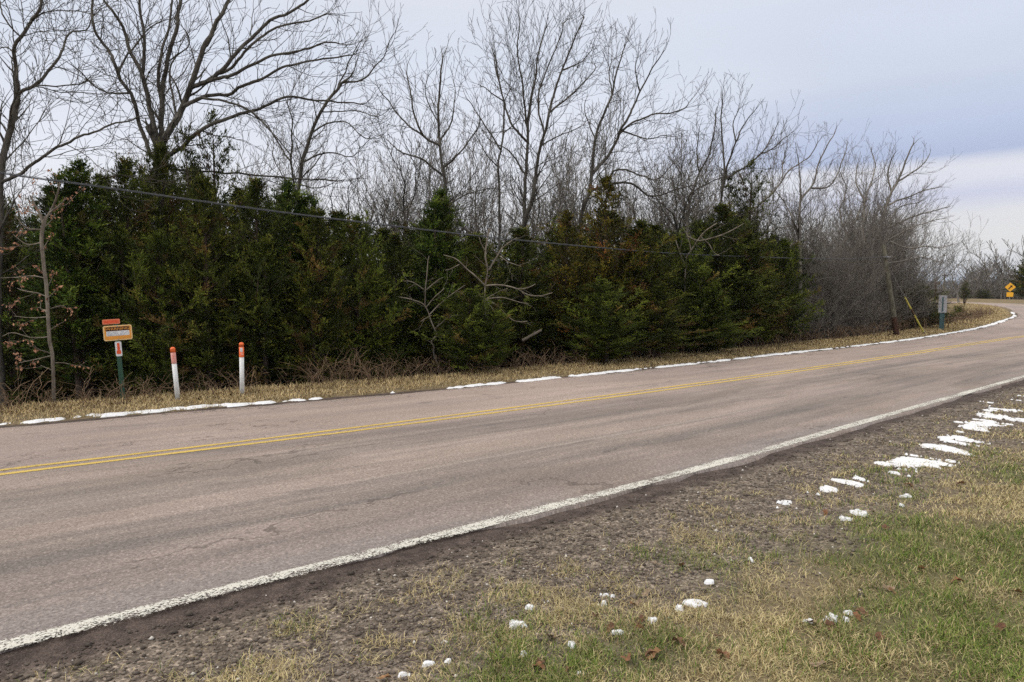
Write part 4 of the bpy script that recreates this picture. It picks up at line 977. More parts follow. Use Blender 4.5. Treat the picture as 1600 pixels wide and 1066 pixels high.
# ------------------------------------------------------------------ cedars
def cedar_mesh(seed, H=5.0, W=1.5, prof=1.0, tint=(0, 0, 0), open_=0.0, low=.12, nb=170):
    """red cedar: trunk tube + branches with upswept sprays. returns trunk (V,F), foliage (V,T,C), twigs"""
    g = np.random.default_rng(seed); r_ = random.Random(seed)
    tw = []; SP = []; SD = []; SS = []; SC = []
    stems = [(0, 0, 0, 0, 1.0, 1.0)]
    for k in range(r_.choice((2, 3, 3, 4))):
        aa = r_.random() * 6.28; of = r_.uniform(.15, .5) * W; hh = r_.uniform(.6, .97)
        stems.append((math.cos(aa) * of * .4, math.sin(aa) * of * .4, math.cos(aa) * of * .7, math.sin(aa) * of * .7, hh, r_.uniform(.55, .8)))
    tr = []
    for (bx, by, lx, ly, hf, wf) in stems:
        Hs = H * hf
        tr.append(([(bx, by, -.3), (bx + lx * .3, by + ly * .3, Hs * .3), (bx + lx * .65, by + ly * .65, Hs * .65), (bx + lx, by + ly, Hs * .97)], [.09 * wf, .07 * wf, .035 * wf, .006]))
        lob = g.uniform(0, 6.28, 3); nbs = int(nb * wf * hf)
        for b in range(nbs):
            t = (b + r_.random()) / nbs; z = Hs * (low + (1 - low) * t ** .92)
            a = b * 2.399 + r_.uniform(-.6, .6); u = (z / Hs - low) / (1 - low); cx, cy = bx + lx * z / Hs, by + ly * z / Hs
            env = (min(1, .45 + u * 2.2)) * max(0, 1 - u) ** (.62 * prof) * W * wf
            env *= 1 + .25 * math.sin(a * 2 + lob[0] + z * 1.3) + .18 * math.sin(a * 3 + lob[1] - z * 2.1)
            L = max(.10, env * r_.uniform(.4, 1.25)); L *= 1 - .45 * (u > .9)
            if r_.random() < .06: L *= 1.3
            el = r_.uniform(-.05, .4) + .8 * u; n = max(2, int(L / .16)); d = vnorm((math.cos(a) * math.cos(el), math.sin(a) * math.cos(el), math.sin(el)))
            p = (cx, cy, z - L * .1); pts = [p]
            for i in range(n):
                d = vnorm((d[0] + r_.gauss(0, .12), d[1] + r_.gauss(0, .12), d[2] + r_.gauss(0, .1) + .06)); p = vadd(p, d, L / n); pts.append(p)
            tw.append((pts, list(np.linspace(max(.005, .014 * L), .003, len(pts)))))
            if r_.random() < open_ * .5: continue
            bt = r_.random(); brown = r_.random() < .06 + 1.6 * max(0, .2 - u)
            for i in range(1, n + 1):
                f = i / n
                if f < .25: continue
                for q in range(4 if f < .95 else 5):
                    sd = offdir(d, r_.uniform(.2, 1.2), r_.random() * 6.28); sd = vnorm((sd[0], sd[1], sd[2] + .25)); sl = r_.uniform(.12, .40) * (1.15 - .3 * f) * (1 - .35 * u)
                    o = vadd(pts[i], sd, 0); m = int(17 * (1 - open_ * .5) * (1 - .4 * u))
                    tb = r_.random()
                    for k in range(m):
                        tt = (k + r_.random()) / m; pp = vadd(o, sd, sl * tt)
                        nd = offdir(sd, r_.uniform(.1, .85), r_.random() * 6.28)
                        SP.append(pp); SD.append((nd[0], nd[1], nd[2] + .15)); SS.append(r_.uniform(.034, .078) * (1.1 - .35 * tt)); SC.append((bt, tb, tt, 1.0 if brown else 0.0))
    P = np.array(SP); D = np.array(SD); D /= np.linalg.norm(D, axis=1)[:, None]; S = np.array(SS); Cc = np.array(SC); n = len(P)
    rv = g.normal(size=(n, 3)); U = np.cross(D, rv); U /= np.linalg.norm(U, axis=1)[:, None]
    wd = S * g.uniform(.12, .20, n)
    jit = g.normal(0, .012, (n, 3)); P = P + jit
    V = np.stack([P - D * S[:, None] * .1, P + U * wd[:, None] + D * S[:, None] * .35, P + D * S[:, None], P - U * wd[:, None] + D * S[:, None] * .45], 1)
    F = np.arange(n * 4).reshape(n, 4)
    dark = np.array([.027, .042, .008]); mid = np.array([.066, .092, .012]); yel = np.array([.17, .165, .028]); brn = np.array([.15, .085, .035])
    m1 = np.clip(Cc[:, 0] * .45 + Cc[:, 1] * .5 + g.normal(0, .1, n), 0, 1)[:, None]
    col = dark * (1 - m1) + mid * m1
    yy = np.clip((Cc[:, 0] * .5 + Cc[:, 1] * .5 - .45) * 2 * Cc[:, 2] + g.normal(0, .07, n), 0, .8)[:, None]; col = col * (1 - yy) + yel * yy
    bb = (Cc[:, 3] * g.uniform(.4, .9, n))[:, None]; col = col * (1 - bb) + brn * bb
    col = col * (.48 + 1.12 * Cc[:, :1] ** 1.4)
    col = np.clip(col * (1 + np.array(tint)), .004, 1)
    return tubes(tr, 8), (V.reshape(-1, 3), F, np.repeat(col, 4, 0)), tubes(tw, 3)
CED = []
for sd, W_, pf, tint, op, low, nb in [(1, 1.25, 1.0, (0, 0, 0), .1, .17, 190), (2, 1.5, 1.1, (.15, .05, 0), .05, .14, 200), (3, 1.05, .95, (-.1, .1, 0), .25, .2, 170), (4, 1.35, 1.1, (.55, .05, -.1), .4, .2, 150), (5, 1.2, .9, (-.15, -.2, 0), .7, .24, 120), (6, 1.7, .85, (.15, .2, 0), 0, .07, 220)]:
    a, b, c = cedar_mesh(sd, 5.0, W_, pf, tint, op, low, nb)
    v, f = join([a, c]); o1 = mesh_obj('trunk', v, f, M_CBARK, smoothf=True); o2 = mesh_obj('crown', b[0], b[1], M_FOL, col=b[2])
    CED.append((o1.data, o2.data)); bpy.data.objects.remove(o1); bpy.data.objects.remove(o2)
def cedar(px, Yd, topy, wpx, proto, rz, label, group):
    x, z0 = ground_at(px, Yd); h = top_h(topy, Yd, z0); root = empty('cedar_tree', (x, Yd, z0), rz); s = h / 5.0
    wn = (1.25, 1.5, 1.05, 1.35, 1.2, 1.7)[proto]; sw = wpx * Yd / F0 / (wn * .80)
    root.scale = (sw, sw, s); tag(root, label, 'cedar tree', group); place_proto(CED[proto], ('trunk', 'crown'), root); return root
GC = 'dense row of cedars along the forest edge'
for px, Yd, ty, wp, pr, rz, lb in [
    (15, 14.2, 318, 62, 4, 0, 'thin see-through cedar at the left edge of the frame'),
    (62, 16.0, 345, 60, 4, 2, 'sparse dark cedar behind the sapling with russet leaves'),
    (135, 14.0, 262, 92, 2, 1, 'dark pointed cedar standing left of the orange sign'),
    (205, 14.6, 258, 95, 0, 2, 'tall dense cedar directly behind the orange sign'),
    (262, 15.3, 235, 90, 1, 3.5, 'bushy cedar wrapped round the foot of the largest oak'),
    (250, 13.8, 372, 95, 5, 4.2, 'low broad cedar behind the left white marker post'),
    (342, 16.2, 186, 70, 4, 5.0, 'open topped cedar rising highest, right of the largest oak'),
    (325, 14.0, 285, 95, 1, 1.7, 'full green cedar between the two white marker posts'),
    (405, 14.6, 288, 88, 0, .6, 'dense cedar behind the right white marker post'),
    (455, 15.4, 292, 75, 2, 2.9, 'narrow pointed cedar right of the marker posts'),
    (500, 14.8, 335, 88, 1, 3.9, 'olive green cedar at left centre with yellowish sprays'),
    (560, 15.6, 345, 85, 5, 4.9, 'broad flat topped cedar at left centre'),
    (618, 17.0, 372, 70, 0, 5.9, 'shaded cedar behind the crooked pale sapling'),
    (690, 17.6, 305, 75, 2, .9, 'pointed cedar wrapped round the slim bare tree left of centre'),
    (748, 17.0, 372, 88, 1, 1.9, 'cedar behind the pale whorled sapling'),
    (735, 15.6, 455, 75, 5, 3.0, 'low bright green cedar under the pale whorled sapling'),
    (815, 18.2, 362, 80, 0, 4.0, 'dim cedar below the central pair of trunks'),
    (885, 19.0, 335, 82, 3, 5.0, 'brownish loose cedar right of the central trunks'),
    (945, 19.6, 282, 88, 3, 6.0, 'tall rusty brown cedar with an open ragged top'),
    (1000, 19.5, 350, 88, 1, 1.2, 'olive cedar right of the rusty brown one'),
    (1060, 20.8, 372, 88, 5, 2.3, 'broad cedar crossed by the end of a pale hanging branch'),
    (1125, 22.0, 325, 80, 0, 3.2, 'dense dark cedar in the right half of the row'),
    (1168, 24.0, 258, 58, 4, 4.3, 'tall thin see-through cedar over the right end of the row'),
    (1165, 22.6, 370, 80, 1, 5.2, 'bright green rounded cedar near the right end of the row'),
    (1222, 24.0, 378, 60, 5, .2, 'last rounded cedar at the right end of the row'),
    (940, 17.6, 440, 80, 5, 2.0, 'low dark cedar at the verge right of centre'),
    (1030, 18.6, 450, 70, 1, 3.3, 'low cedar by the verge under the sagging cable'),
    (1110, 20.2, 455, 70, 5, .5, 'low cedar at the verge near the right end of the row'),
    (1440, 33.5, 448, 45, 5, 1.0, 'low dark green bush between the utility pole and the post sign'),
    (1408, 33.0, 452, 35, 1, 2.0, 'low dark cedar bush just behind the leaning yellow guy guard'),
    (1505, 84.0, 440, 9, 4, 2.0, 'small dark cedar beyond the bend under the far small tree'),
    (1501, 64.0, 477, 15, 4, 4.0, 'dark little bush in the hollow inside the bend'),
    (1605, 108, 392, 34, 1, 1.0, 'dark far cedar at the right edge behind the arrow sign'),
    (1532, 118, 452, 16, 4, 1.6, 'low dark far bush left of the arrow sign')]:
    cedar(px, Yd, ty, wp, pr, rz, lb, GC if px < 1300 else 'low cedars round the bend')
GK = 'shaded cedars of the second row'
for i, (px, Yd, ty, wp, pr) in enumerate([(90, 18.5, 330, 80, 0), (170, 18, 310, 90, 1), (240, 19, 318, 90, 5), (310, 19, 300, 90, 0), (380, 19, 330, 90, 1), (450, 19.5, 340, 90, 5), (530, 19.5, 365, 90, 0), (600, 20.5, 392, 90, 1), (665, 21, 380, 90, 5), (740, 21.5, 400, 90, 0),
        (810, 22, 392, 90, 1), (880, 22.5, 385, 90, 5), (950, 23.5, 365, 90, 0), (1020, 24, 385, 90, 1), (1090, 25.5, 380, 90, 5), (1150, 26.5, 372, 80, 0), (1205, 28, 400, 66, 1), (-60, 17, 330, 90, 0), (-140, 15.5, 300, 100, 1), (20, 19, 360, 80, 5), (-30, 15, 340, 70, 1), (1250, 33, 420, 60, 0)]):
    cedar(px, Yd, ty - 28, wp * 1.15, pr, i * 1.3, 'dark cedar in the shaded second row behind the front cedars', GK)
for i, (px, Yd, ty, wp, pr) in enumerate([(50, 14.8, 500, 80, 5), (150, 15, 480, 85, 1), (235, 15.2, 500, 80, 5), (360, 15.4, 490, 85, 0), (440, 15.8, 480, 85, 5), (535, 16.6, 480, 85, 1), (610, 17.4, 480, 80, 5), (680, 18, 480, 80, 0), (800, 19.2, 480, 80, 1), (870, 20, 470, 80, 5), (960, 20.8, 470, 80, 1), (1075, 22.5, 470, 75, 5), (1180, 24.5, 470, 60, 0)]):
    cedar(px, Yd, ty, wp, pr, i * 2.1, 'young low cedar in the deep shade between the taller cedar trunks', 'young cedars in the shade')

# ------------------------------------------------------------------ saplings with a shape of their own
def sapling(name, label, Yd, limbs, bark, seed, P, sub, density=1.4, leaves=0, z_from_top=False):
    x0, y0 = limbs[0][0][0]; b = at(x0, y0, Yd); base = (b[0], Yd, b[2]); g0 = gz(b[0], Yd)
    root = empty(name, (b[0], Yd, g0)); tag(root, label, 'tree' if name != 'dead_branch' else 'branch')
    r_ = random.Random(seed); lines = []; mpp = Yd / F0; tips = []
    for k, (L, a, c) in enumerate(limbs):
        pts = polypx(L, Yd, (b[0], Yd, g0), .12 if k else .04, seed * 7 + k)
        if k == 0 and pts[0][2] > .05 and name != 'dead_branch': pts = [(pts[0][0] + .05, .1, 0)] + pts
        Q = resample(catmull(pts, .06), .06); n = len(Q); t = np.linspace(0, 1, n); rad = (a * (1 - t) + c * t) * mpp * .5
        Q = Q + np.cumsum(np.array([[r_.gauss(0, .004) for _ in range(3)] for _ in range(n)]), 0) * .5
        lines.append((Q.tolist(), rad.tolist())); s = 0; nxt = .15 if k else .9; side = 0
        for i in range(1, n - 1):
            s += .06
            if s > nxt:
                d = vnorm(tuple(Q[i + 1] - Q[i - 1])); side += 2.4
                tmp = []; grow(r_, tmp, tuple(Q[i]), offdir(d, r_.uniform(.5, 1.0), side), r_.uniform(*sub), max(.003, rad[i] * .4), 2, P); lines += [(q[1], q[2]) for q in tmp]; tips += [q[1][-1] for q in tmp] + [q[1][len(q[1]) // 2] for q in tmp]
                nxt = s + r_.uniform(.15, .4) / density
    v, f = tubes(lines[:1], 7); mesh_obj('trunk', v, f, bark, root, smoothf=True)
    v, f = tubes(lines[1:], 4); mesh_obj('crown', v, f, bark, root, smoothf=True)
    if leaves:
        V = []; Fq = []; C_ = []
        for i in range(leaves):
            p = r_.choice(tips); u = vnorm((r_.gauss(0, 1), r_.gauss(0, 1), r_.gauss(0, 1) - .8)); w_ = vnorm(vcross(u, (r_.gauss(0, 1), r_.gauss(0, 1), .3))); s = r_.uniform(.03, .06); k_ = len(V)
            p = (p[0] + r_.gauss(0, .02), p[1] + r_.gauss(0, .02), p[2])
            V += [p, vadd(vadd(p, u, s * .5), w_, s * .35), vadd(p, u, s * 1.2), vadd(vadd(p, u, s * .5), w_, -s * .35)]; Fq.append((k_, k_ + 1, k_ + 2, k_ + 3)); c = r_.random(); C_ += [(.30 + .14 * c, .15 + .08 * c, .09 + .05 * c)] * 4
        mesh_obj('leaves', V, Fq, M_LEAF, root, col=np.array(C_))
SP_ = dict(THINP, seg=.1, kink=.16, lat=[.3, .25, .18, .15], lmin=.08, rmin=.0026, maxlev=3, up=.02)
sap = lambda L: cp(L, 0, 300, 3.046); sm = lambda L: cp(L, 630, 360, 4.1)
sapling('bare_sapling', 'slim sapling with russet dead leaves left of the orange sign', 11.7, [
    (sap([(258, 1020), (255, 900), (250, 790), (235, 700), (228, 600), (222, 500), (212, 400), (205, 300), (200, 200), (215, 120)]), 5.2, 5.5),
    (sap([(215, 130), (250, 80), (275, 20), (290, -60)]), 4.5, 2.5), (sap([(205, 150), (180, 90), (140, 10)]), 4, 3), (sap([(235, 100), (290, 60), (330, 20)]), 3.5, 1.5),
    (sap([(215, 495), (170, 480), (110, 470), (80, 460)]), 2.2, 1), (sap([(225, 595), (150, 600), (60, 590)]), 2, 1), (sap([(235, 690), (150, 695), (60, 670), (10, 690)]), 2.2, 1), (sap([(250, 780), (160, 800), (90, 815)]), 2, 1),
    (sap([(250, 815), (300, 812), (340, 820)]), 1.8, 1), (sap([(230, 560), (270, 545), (310, 540)]), 2, 1), (sap([(212, 410), (150, 400), (60, 410), (0, 410)]), 2, 1), (sap([(205, 240), (130, 250), (60, 200)]), 2.4, 1), (sap([(250, 850), (200, 830), (190, 825)]), 1.8, 1), (sap([(205, 180), (120, 170), (60, 100)]), 2.4, 1)],
    M_PALEB, 41, SP_, (.12, .4), 1.0, leaves=420)
sapling('bare_sapling', 'pale sapling with a drooping whorl of branches at the centre of the forest edge', 16.4, [
    (sm([(540, 800), (530, 600), (525, 440), (530, 350), (545, 260), (530, 160), (545, 60), (560, -20)]), 2.6, 2.6),
    (sm([(548, 255), (600, 170), (640, 110), (690, 70), (740, 40)]), 3, 1.5), (sm([(525, 355), (470, 300), (400, 240), (340, 185), (260, 160)]), 3, 1.2), (sm([(530, 140), (500, 90), (480, 30)]), 2, 1),
    (sm([(530, 355), (620, 350), (720, 370), (800, 410), (880, 420), (975, 395)]), 3, 1.2), (sm([(530, 440), (600, 480), (660, 540), (720, 580), (800, 580)]), 2.8, 1.2), (sm([(530, 440), (480, 455), (415, 485)]), 2.4, 1),
    (sm([(528, 440), (520, 500), (495, 550)]), 2.2, 1), (sm([(532, 440), (570, 500), (610, 550)]), 2.2, 1), (sm([(535, 440), (640, 430), (740, 460), (800, 470)]), 2.4, 1), (sm([(532, 440), (600, 400), (680, 370)]), 2, 1),
    (sm([(530, 445), (545, 500), (540, 550)]), 2, 1), (sm([(525, 440), (470, 415), (440, 450)]), 2, 1), (sm([(620, 165), (680, 205), (760, 230)]), 2, 1), (sm([(360, 220), (300, 250), (270, 255)]), 2, 1), (sm([(720, 375), (790, 370), (860, 340)]), 2, 1)],
    M_PALEB, 43, SP_, (.12, .38), .8)
sapling('bare_sapling', 'crooked pale sapling left of the whorled one, its stem kinked near the ground', 15.6, [
    (sm([(235, 960), (225, 870), (195, 790), (200, 740), (180, 720), (215, 680), (230, 690), (200, 620), (170, 540), (140, 480), (80, 450), (0, 430), (-60, 420)]), 3, 1.6),
    (sm([(230, 690), (290, 650), (340, 610), (375, 580)]), 2.4, 1.2), (sm([(170, 540), (230, 480), (300, 420), (400, 350)]), 2.4, 1.1), (sm([(140, 480), (140, 400), (150, 300), (160, 200), (170, 160)]), 2.2, 1.2), (sm([(150, 380), (220, 320), (260, 300)]), 2, 1),
    (sm([(215, 620), (300, 540), (370, 490)]), 2, 1), (sm([(150, 490), (200, 430), (270, 370)]), 2, 1), (sm([(130, 380), (60, 330), (0, 325)]), 2, 1), (sm([(300, 560), (330, 545), (410, 545)]), 2, 1), (sm([(180, 545), (130, 570), (110, 590)]), 1.8, 1)],
    M_PALEB, 47, SP_, (.12, .4), .8)
sapling('dead_branch', 'short pale broken limb slanting out of the dark cedars right of centre', 16.9, [(sm([(765, 704), (830, 670), (895, 635)]), 5, 3.5), (sm([(820, 675), (850, 640)]), 1.6, 1)], M_PALEB, 53, SP_, (.08, .12), .2)
c7 = lambda L: cp(L, 1050, 130, 3.675)
sapling('bare_sapling', 'pale hanging branches of a slight tree in front of the right hand cedars', 20.2, [
    (c7([(75, 1400), (80, 1040), (110, 960), (160, 880), (200, 840), (260, 800)]), 3.4, 1.6),
    (c7([(85, 1060), (60, 1010), (40, 960), (20, 900)]), 2.4, 1.2), (c7([(160, 880), (210, 920), (240, 970), (280, 990)]), 2.2, 1.2), (c7([(90, 880), (150, 905), (260, 880), (350, 840), (420, 800)]), 2.4, 1.2), (c7([(110, 960), (90, 880), (60, 830)]), 2.2, 1.1)], M_PALEB, 59, SP_, (.15, .5), .7)

# ------------------------------------------------------------------ brush at the forest edge
def brush():
    r_ = random.Random(77); lines = []; cols = []
    m = (FC[:, 1] > 4) & (np.hypot(FC[:, 0], FC[:, 1]) < 62) & (FC[:, 0] > -14); P = FC[m]; Nn = nF[m]
    for k in range(5200):
        i = r_.randrange(len(P)); rr = math.hypot(*P[i])
        if rr > 14 and r_.random() > (17 / rr) ** .8: continue
        o = r_.uniform(1.45, 3.3) + r_.uniform(-.25, .25); x = P[i][0] + Nn[i][0] * o + r_.uniform(-.2, .2); y = P[i][1] + Nn[i][1] * o + r_.uniform(-.2, .2)
        if fbm(np.array([x * .9]), np.array([y * .9]), 2, 7)[0] < .36: continue
        pxx = 800 + F0 * x / y
        z = 0; th = r_.random() * 6.28; H = r_.uniform(.25, .85) * (1.25 if 480 < pxx < 640 or pxx > 1210 else 1) * (.6 + .6 * fbm(np.array([x * .5]), np.array([y * .5]), 2, 8)[0])
        arch = r_.uniform(.1, 1.1); n = 6; pts = []
        for j in range(n):
            t = j / (n - 1); pts.append((x + math.cos(th) * arch * t * t * H + r_.gauss(0, .02) * (j > 0), y + math.sin(th) * arch * t * t * H + r_.gauss(0, .02) * (j > 0), H * (t - .45 * arch * t * t)))
        rad = r_.uniform(.0028, .0065) * (1 + rr / 40); lines.append((pts, [rad * (1 - .6 * j / n) for j in range(n)]))
        for q in range(r_.choice((1, 2, 3, 4))):
            j = r_.randrange(1, n - 1); b = pts[j]; a2 = r_.random() * 6.28; l2 = H * r_.uniform(.15, .45)
            lines.append(([b, (b[0] + math.cos(a2) * l2 * .4, b[1] + math.sin(a2) * l2 * .4, b[2] + l2 * .5), (b[0] + math.cos(a2) * l2 * .8, b[1] + math.sin(a2) * l2 * .8, b[2] + l2 * r_.uniform(.4, .9))], [rad * .6, rad * .5, rad * .35]))
    bx = np.array([l[0][0][:2] for l in lines]); bz = terrain_z(bx[:, 0], bx[:, 1])
    for l, z in zip(lines, bz): l[0][:] = [(p[0], p[1], p[2] + z - .02) for p in l[0]]
    v, f = tubes(lines, 3)
    t = np.repeat(np.array([r_.random() for _ in lines]), [len(l[0]) * 3 for l in lines])[:, None]
    col = np.array([.08, .052, .035]) * (1 - t) + np.array([.27, .185, .115]) * t
    tag(mesh_obj('undergrowth', v, f, M_BRUSH, col=col), 'tangled brown brambles and dead stems along the forest edge', 'undergrowth', kind='stuff')
    # leaf litter on the forest floor
    n = 60000; i = rng.integers(0, len(P), n); o = rng.uniform(1.3, 4.6, n); X = P[i, 0] + Nn[i, 0] * o + rng.normal(0, .2, n); Y = P[i, 1] + Nn[i, 1] * o + rng.normal(0, .2, n)
    k = rng.uniform(0, 1, n) < np.clip(15 / np.hypot(X, Y), .2, 1); X, Y = X[k], Y[k]; n = len(X); Z = terrain_z(X, Y) + .012
    a = rng.uniform(0, 6.28, n); s = rng.uniform(.025, .05, n); tl = rng.normal(0, .35, (n, 2))
    cc, ss = np.cos(a) * s, np.sin(a) * s
    V = np.stack([np.stack([X + cc, Y + ss, Z + tl[:, 0] * s], 1), np.stack([X - ss * .55, Y + cc * .55, Z + tl[:, 1] * s * .6], 1), np.stack([X - cc, Y - ss, Z - tl[:, 0] * s], 1), np.stack([X + ss * .55, Y - cc * .55, Z - tl[:, 1] * s * .6], 1)], 1)
    V[:, :, 2] += .012
    t = rng.uniform(0, 1, n)[:, None]; col = np.array([.05, .032, .02]) * (1 - t) + np.array([.20, .12, .065]) * t
    tag(mesh_obj('leaf_litter', V.reshape(-1, 3), np.arange(n * 4).reshape(n, 4), M_LEAF, col=np.repeat(col, 4, 0)), 'brown leaf litter under the forest edge', 'leaves', kind='stuff')
brush()

# far wooded land: low mass of grey-brown wood beyond the bend
def far_wood():
    r_ = random.Random(5); lines = []
    for k in range(1500):
        Yd = r_.uniform(118, 175); px = r_.uniform(1380, 1720); x = (px - 800) / F0 * Yd; h = r_.uniform(3.0, 8.5) * (1 if px > 1500 else .55)
        n = 4; lines.append(([(x + r_.gauss(0, .25) * j, Yd + r_.gauss(0, .2) * j, h * j / n) for j in range(n + 1)], [.11 - .02 * j for j in range(n + 1)]))
        for q in range(7):
            z = h * r_.uniform(.25, .95); a = r_.random() * 6.28; l = h * r_.uniform(.12, .3); lines.append(([(x, Yd, z), (x + math.cos(a) * l * .5, Yd + math.sin(a) * l * .5, z + l * .5), (x + math.cos(a) * l, Yd + math.sin(a) * l, z + l * 1.2)], [.05, .035, .02]))
    bx = np.array([l[0][0][:2] for l in lines]); bz = terrain_z(bx[:, 0], bx[:, 1])
    for l, z in zip(lines, bz): l[0][:] = [(p[0], p[1], p[2] + z) for p in l[0]]
    v, f = tubes(lines, 3); tag(mesh_obj('woods', v, f, M_GREYB), 'grey brown far-off wood beyond the bend of the road', 'woods', kind='stuff')
far_wood()

# ------------------------------------------------------------------ signs, posts, pole, cable
M_GREENP = simple('green_post_paint', (.022, .075, .045), .5, .2, 20)
M_ORANGE = simple('orange_sign', (.80, .34, .045), .45, .1, 25)
M_CREAM = simple('cream_sign_border', (.82, .58, .28), .5, .08, 25)
M_RED = simple('red_orange_panel', (.76, .10, .03), .5, .14, 30)
M_REDL = simple('faded_red_rim', (.78, .22, .11), .5, .1, 30)
M_WHT = simple('white_plastic', (.74, .76, .77), .5, .12, 14)
M_PINK = simple('faded_pink_decal', (.62, .30, .26), .55, .15, 40)
M_OTOP = simple('orange_cap', (.85, .16, .04), .45, .1, 30)
M_BLK = simple('black_brown_ink', (.035, .012, .006), .6, .1, 20)
M_GRYINK = simple('grey_ink', (.33, .33, .40), .6, .1, 20)
M_ALU = simple('weathered_aluminium', (.42, .42, .44), .5, .1, 14, metal=.25)
M_TEAL = simple('blue_green_steel', (.055, .115, .125), .55, .2, 20)
M_YSIGN = simple('yellow_sign', (.82, .42, .02), .45, .05, 10)
M_YGUARD = simple('yellow_guy_guard', (.62, .55, .10), .5, .15, 12)
M_GUARD2 = simple('worn_brown_guard', (.12, .07, .03), .7, .2, 12)
M_STEEL = simple('galvanised_steel', (.30, .30, .30), .45, .15, 40, metal=.5)
M_CABLE = simple('black_cable_sheath', (.045, .05, .062), .5, .15, 30)
M_STRAND = simple('steel_strand', (.12, .13, .15), .5, .2, 60, metal=.3)
M_POLE = mat_bark('treated_pole_wood', (.085, .078, .058), (.17, .158, .12), 14)
M_POLED = mat_bark('dark_pole_butt', (.045, .025, .018), (.09, .05, .035), 14)

def text(name, s, size, loc, mat, parent, rot=(math.pi / 2, 0, 0), ext=.0006, sx=1):
    c = bpy.data.curves.new(name, 'FONT'); c.body = s; c.size = size; c.align_x = 'CENTER'; c.align_y = 'CENTER'; c.extrude = ext; c.offset = 0
    c.materials.append(mat); t_ = bpy.data.objects.new(name, c); me = bpy.data.meshes.new_from_object(t_); bpy.data.objects.remove(t_); o = bpy.data.objects.new(name, me); COL.objects.link(o); o.parent = parent; o.location = loc; o.rotation_euler = rot; o.scale = (sx, 1, 1); return o
def face_cam(x, y, turn=0): return math.atan2(-x, y) * 1.0 + turn   # local -Y faces the camera
def warning_sign():
    c = onroad([(193, 627)])[0]; x, y = c; z = gz(x, y); mpp = y / F0
    root = empty('warning_sign', (x, y, z), face_cam(x, y) + R(8)); root.rotation_euler[1] = R(-2.6)
    tag(root, 'orange warning sign on a green post with a small red panel on top', 'sign')
    S = mpp
    # height axis: px above base (base y=620)
    H = lambda py: at(193, py, y)[2] - z
    m = MB(); m.prism([(-3.6 * S, -.1), (3.4 * S, -.1), (3.0 * S, H(503)), (-3.0 * S, H(503))], 0, .018); m.box(-1.0 * S, 1.0 * S, .018, .045, -.05, H(505)); m.build('post', M_GREENP, root)
    m = MB(); m.prism(rrect(39.5 * S, 23.5 * S, 3 * S, 1.2 * S, H(519.8)), -.012, -.006); pn = m.build('sign_panel', M_CREAM, root)
    m = MB(); m.prism(rrect(36.3 * S, 20.4 * S, 2 * S, 1.2 * S, H(519.8)), -.0145, -.012); m.build('sign_face', M_ORANGE, pn)
    m = MB(); m.box(-15.2 * S, 17.6 * S, -.017, -.0145, H(516.6), H(510.4)); m.build('header', M_BLK, pn)
    text('lettering', 'WARNING', 5.4 * S, (1.2 * S, -.018, H(513.6)), M_ORANGE, pn, sx=1.25)
    m = MB(); m.box(-14.6 * S, 17.0 * S, -.017, -.0145, H(524.2), H(516.8)); m.build('text_field', M_WHT, pn)
    r_ = random.Random(4); m = MB()
    for row in range(3):
        xx = -13 * S
        while xx < 15 * S:
            w_ = r_.uniform(.7, 2.4) * S
            if r_.random() < .75: m.box(xx, min(xx + w_, 15.5 * S), -.0185, -.017, H(519.0 + row * 2.2), H(518.2 + row * 2.2))
            xx += w_ + .6 * S
    m.build('small_print', M_GRYINK, pn)
    m = MB()
    for px in (-.4, 1.6 + .6): pass
    m.lathe([(.9 * S, 0), (.9 * S, .006)], 10); b = m.build('bolt', M_STEEL, root); b.rotation_euler = (math.pi / 2, 0, 0); b.location = (1.2 * S, -.0145, H(510)); b2 = b.copy(); COL.objects.link(b2); b2.location = (1.2 * S, -.0145, H(530))
    m = MB(); m.prism(rrect(24 * S, 7.6 * S, 1.5 * S, -6.5 * S, H(502.0)), -.010, -.005); tp = m.build('top_panel', M_REDL, root)
    m = MB(); m.prism(rrect(20.5 * S, 4.4 * S, 1 * S, -6.5 * S, H(502.0)), -.0125, -.010); m.build('top_panel_face', M_RED, tp)
    m = MB(); m.box(-.8 * S, .8 * S, -.005, 0, H(508), H(498)); m.build('bracket', M_GREENP, root)
    m = MB(); m.prism(rrect(8.8 * S, 23 * S, 1.8 * S, .1 * S, H(545)), -.012, -.004); pl = m.build('marker_plate', M_WHT, root)
    m = MB(); m.prism(rrect(3.6 * S, 12 * S, 1.7 * S, .1 * S, H(541.5)), -.0145, -.012); m.prism(rrect(6.0 * S, 5.8 * S, 1 * S, .1 * S, H(550)), -.0147, -.0121); m.build('red_symbol', M_RED, pl)
warning_sign()
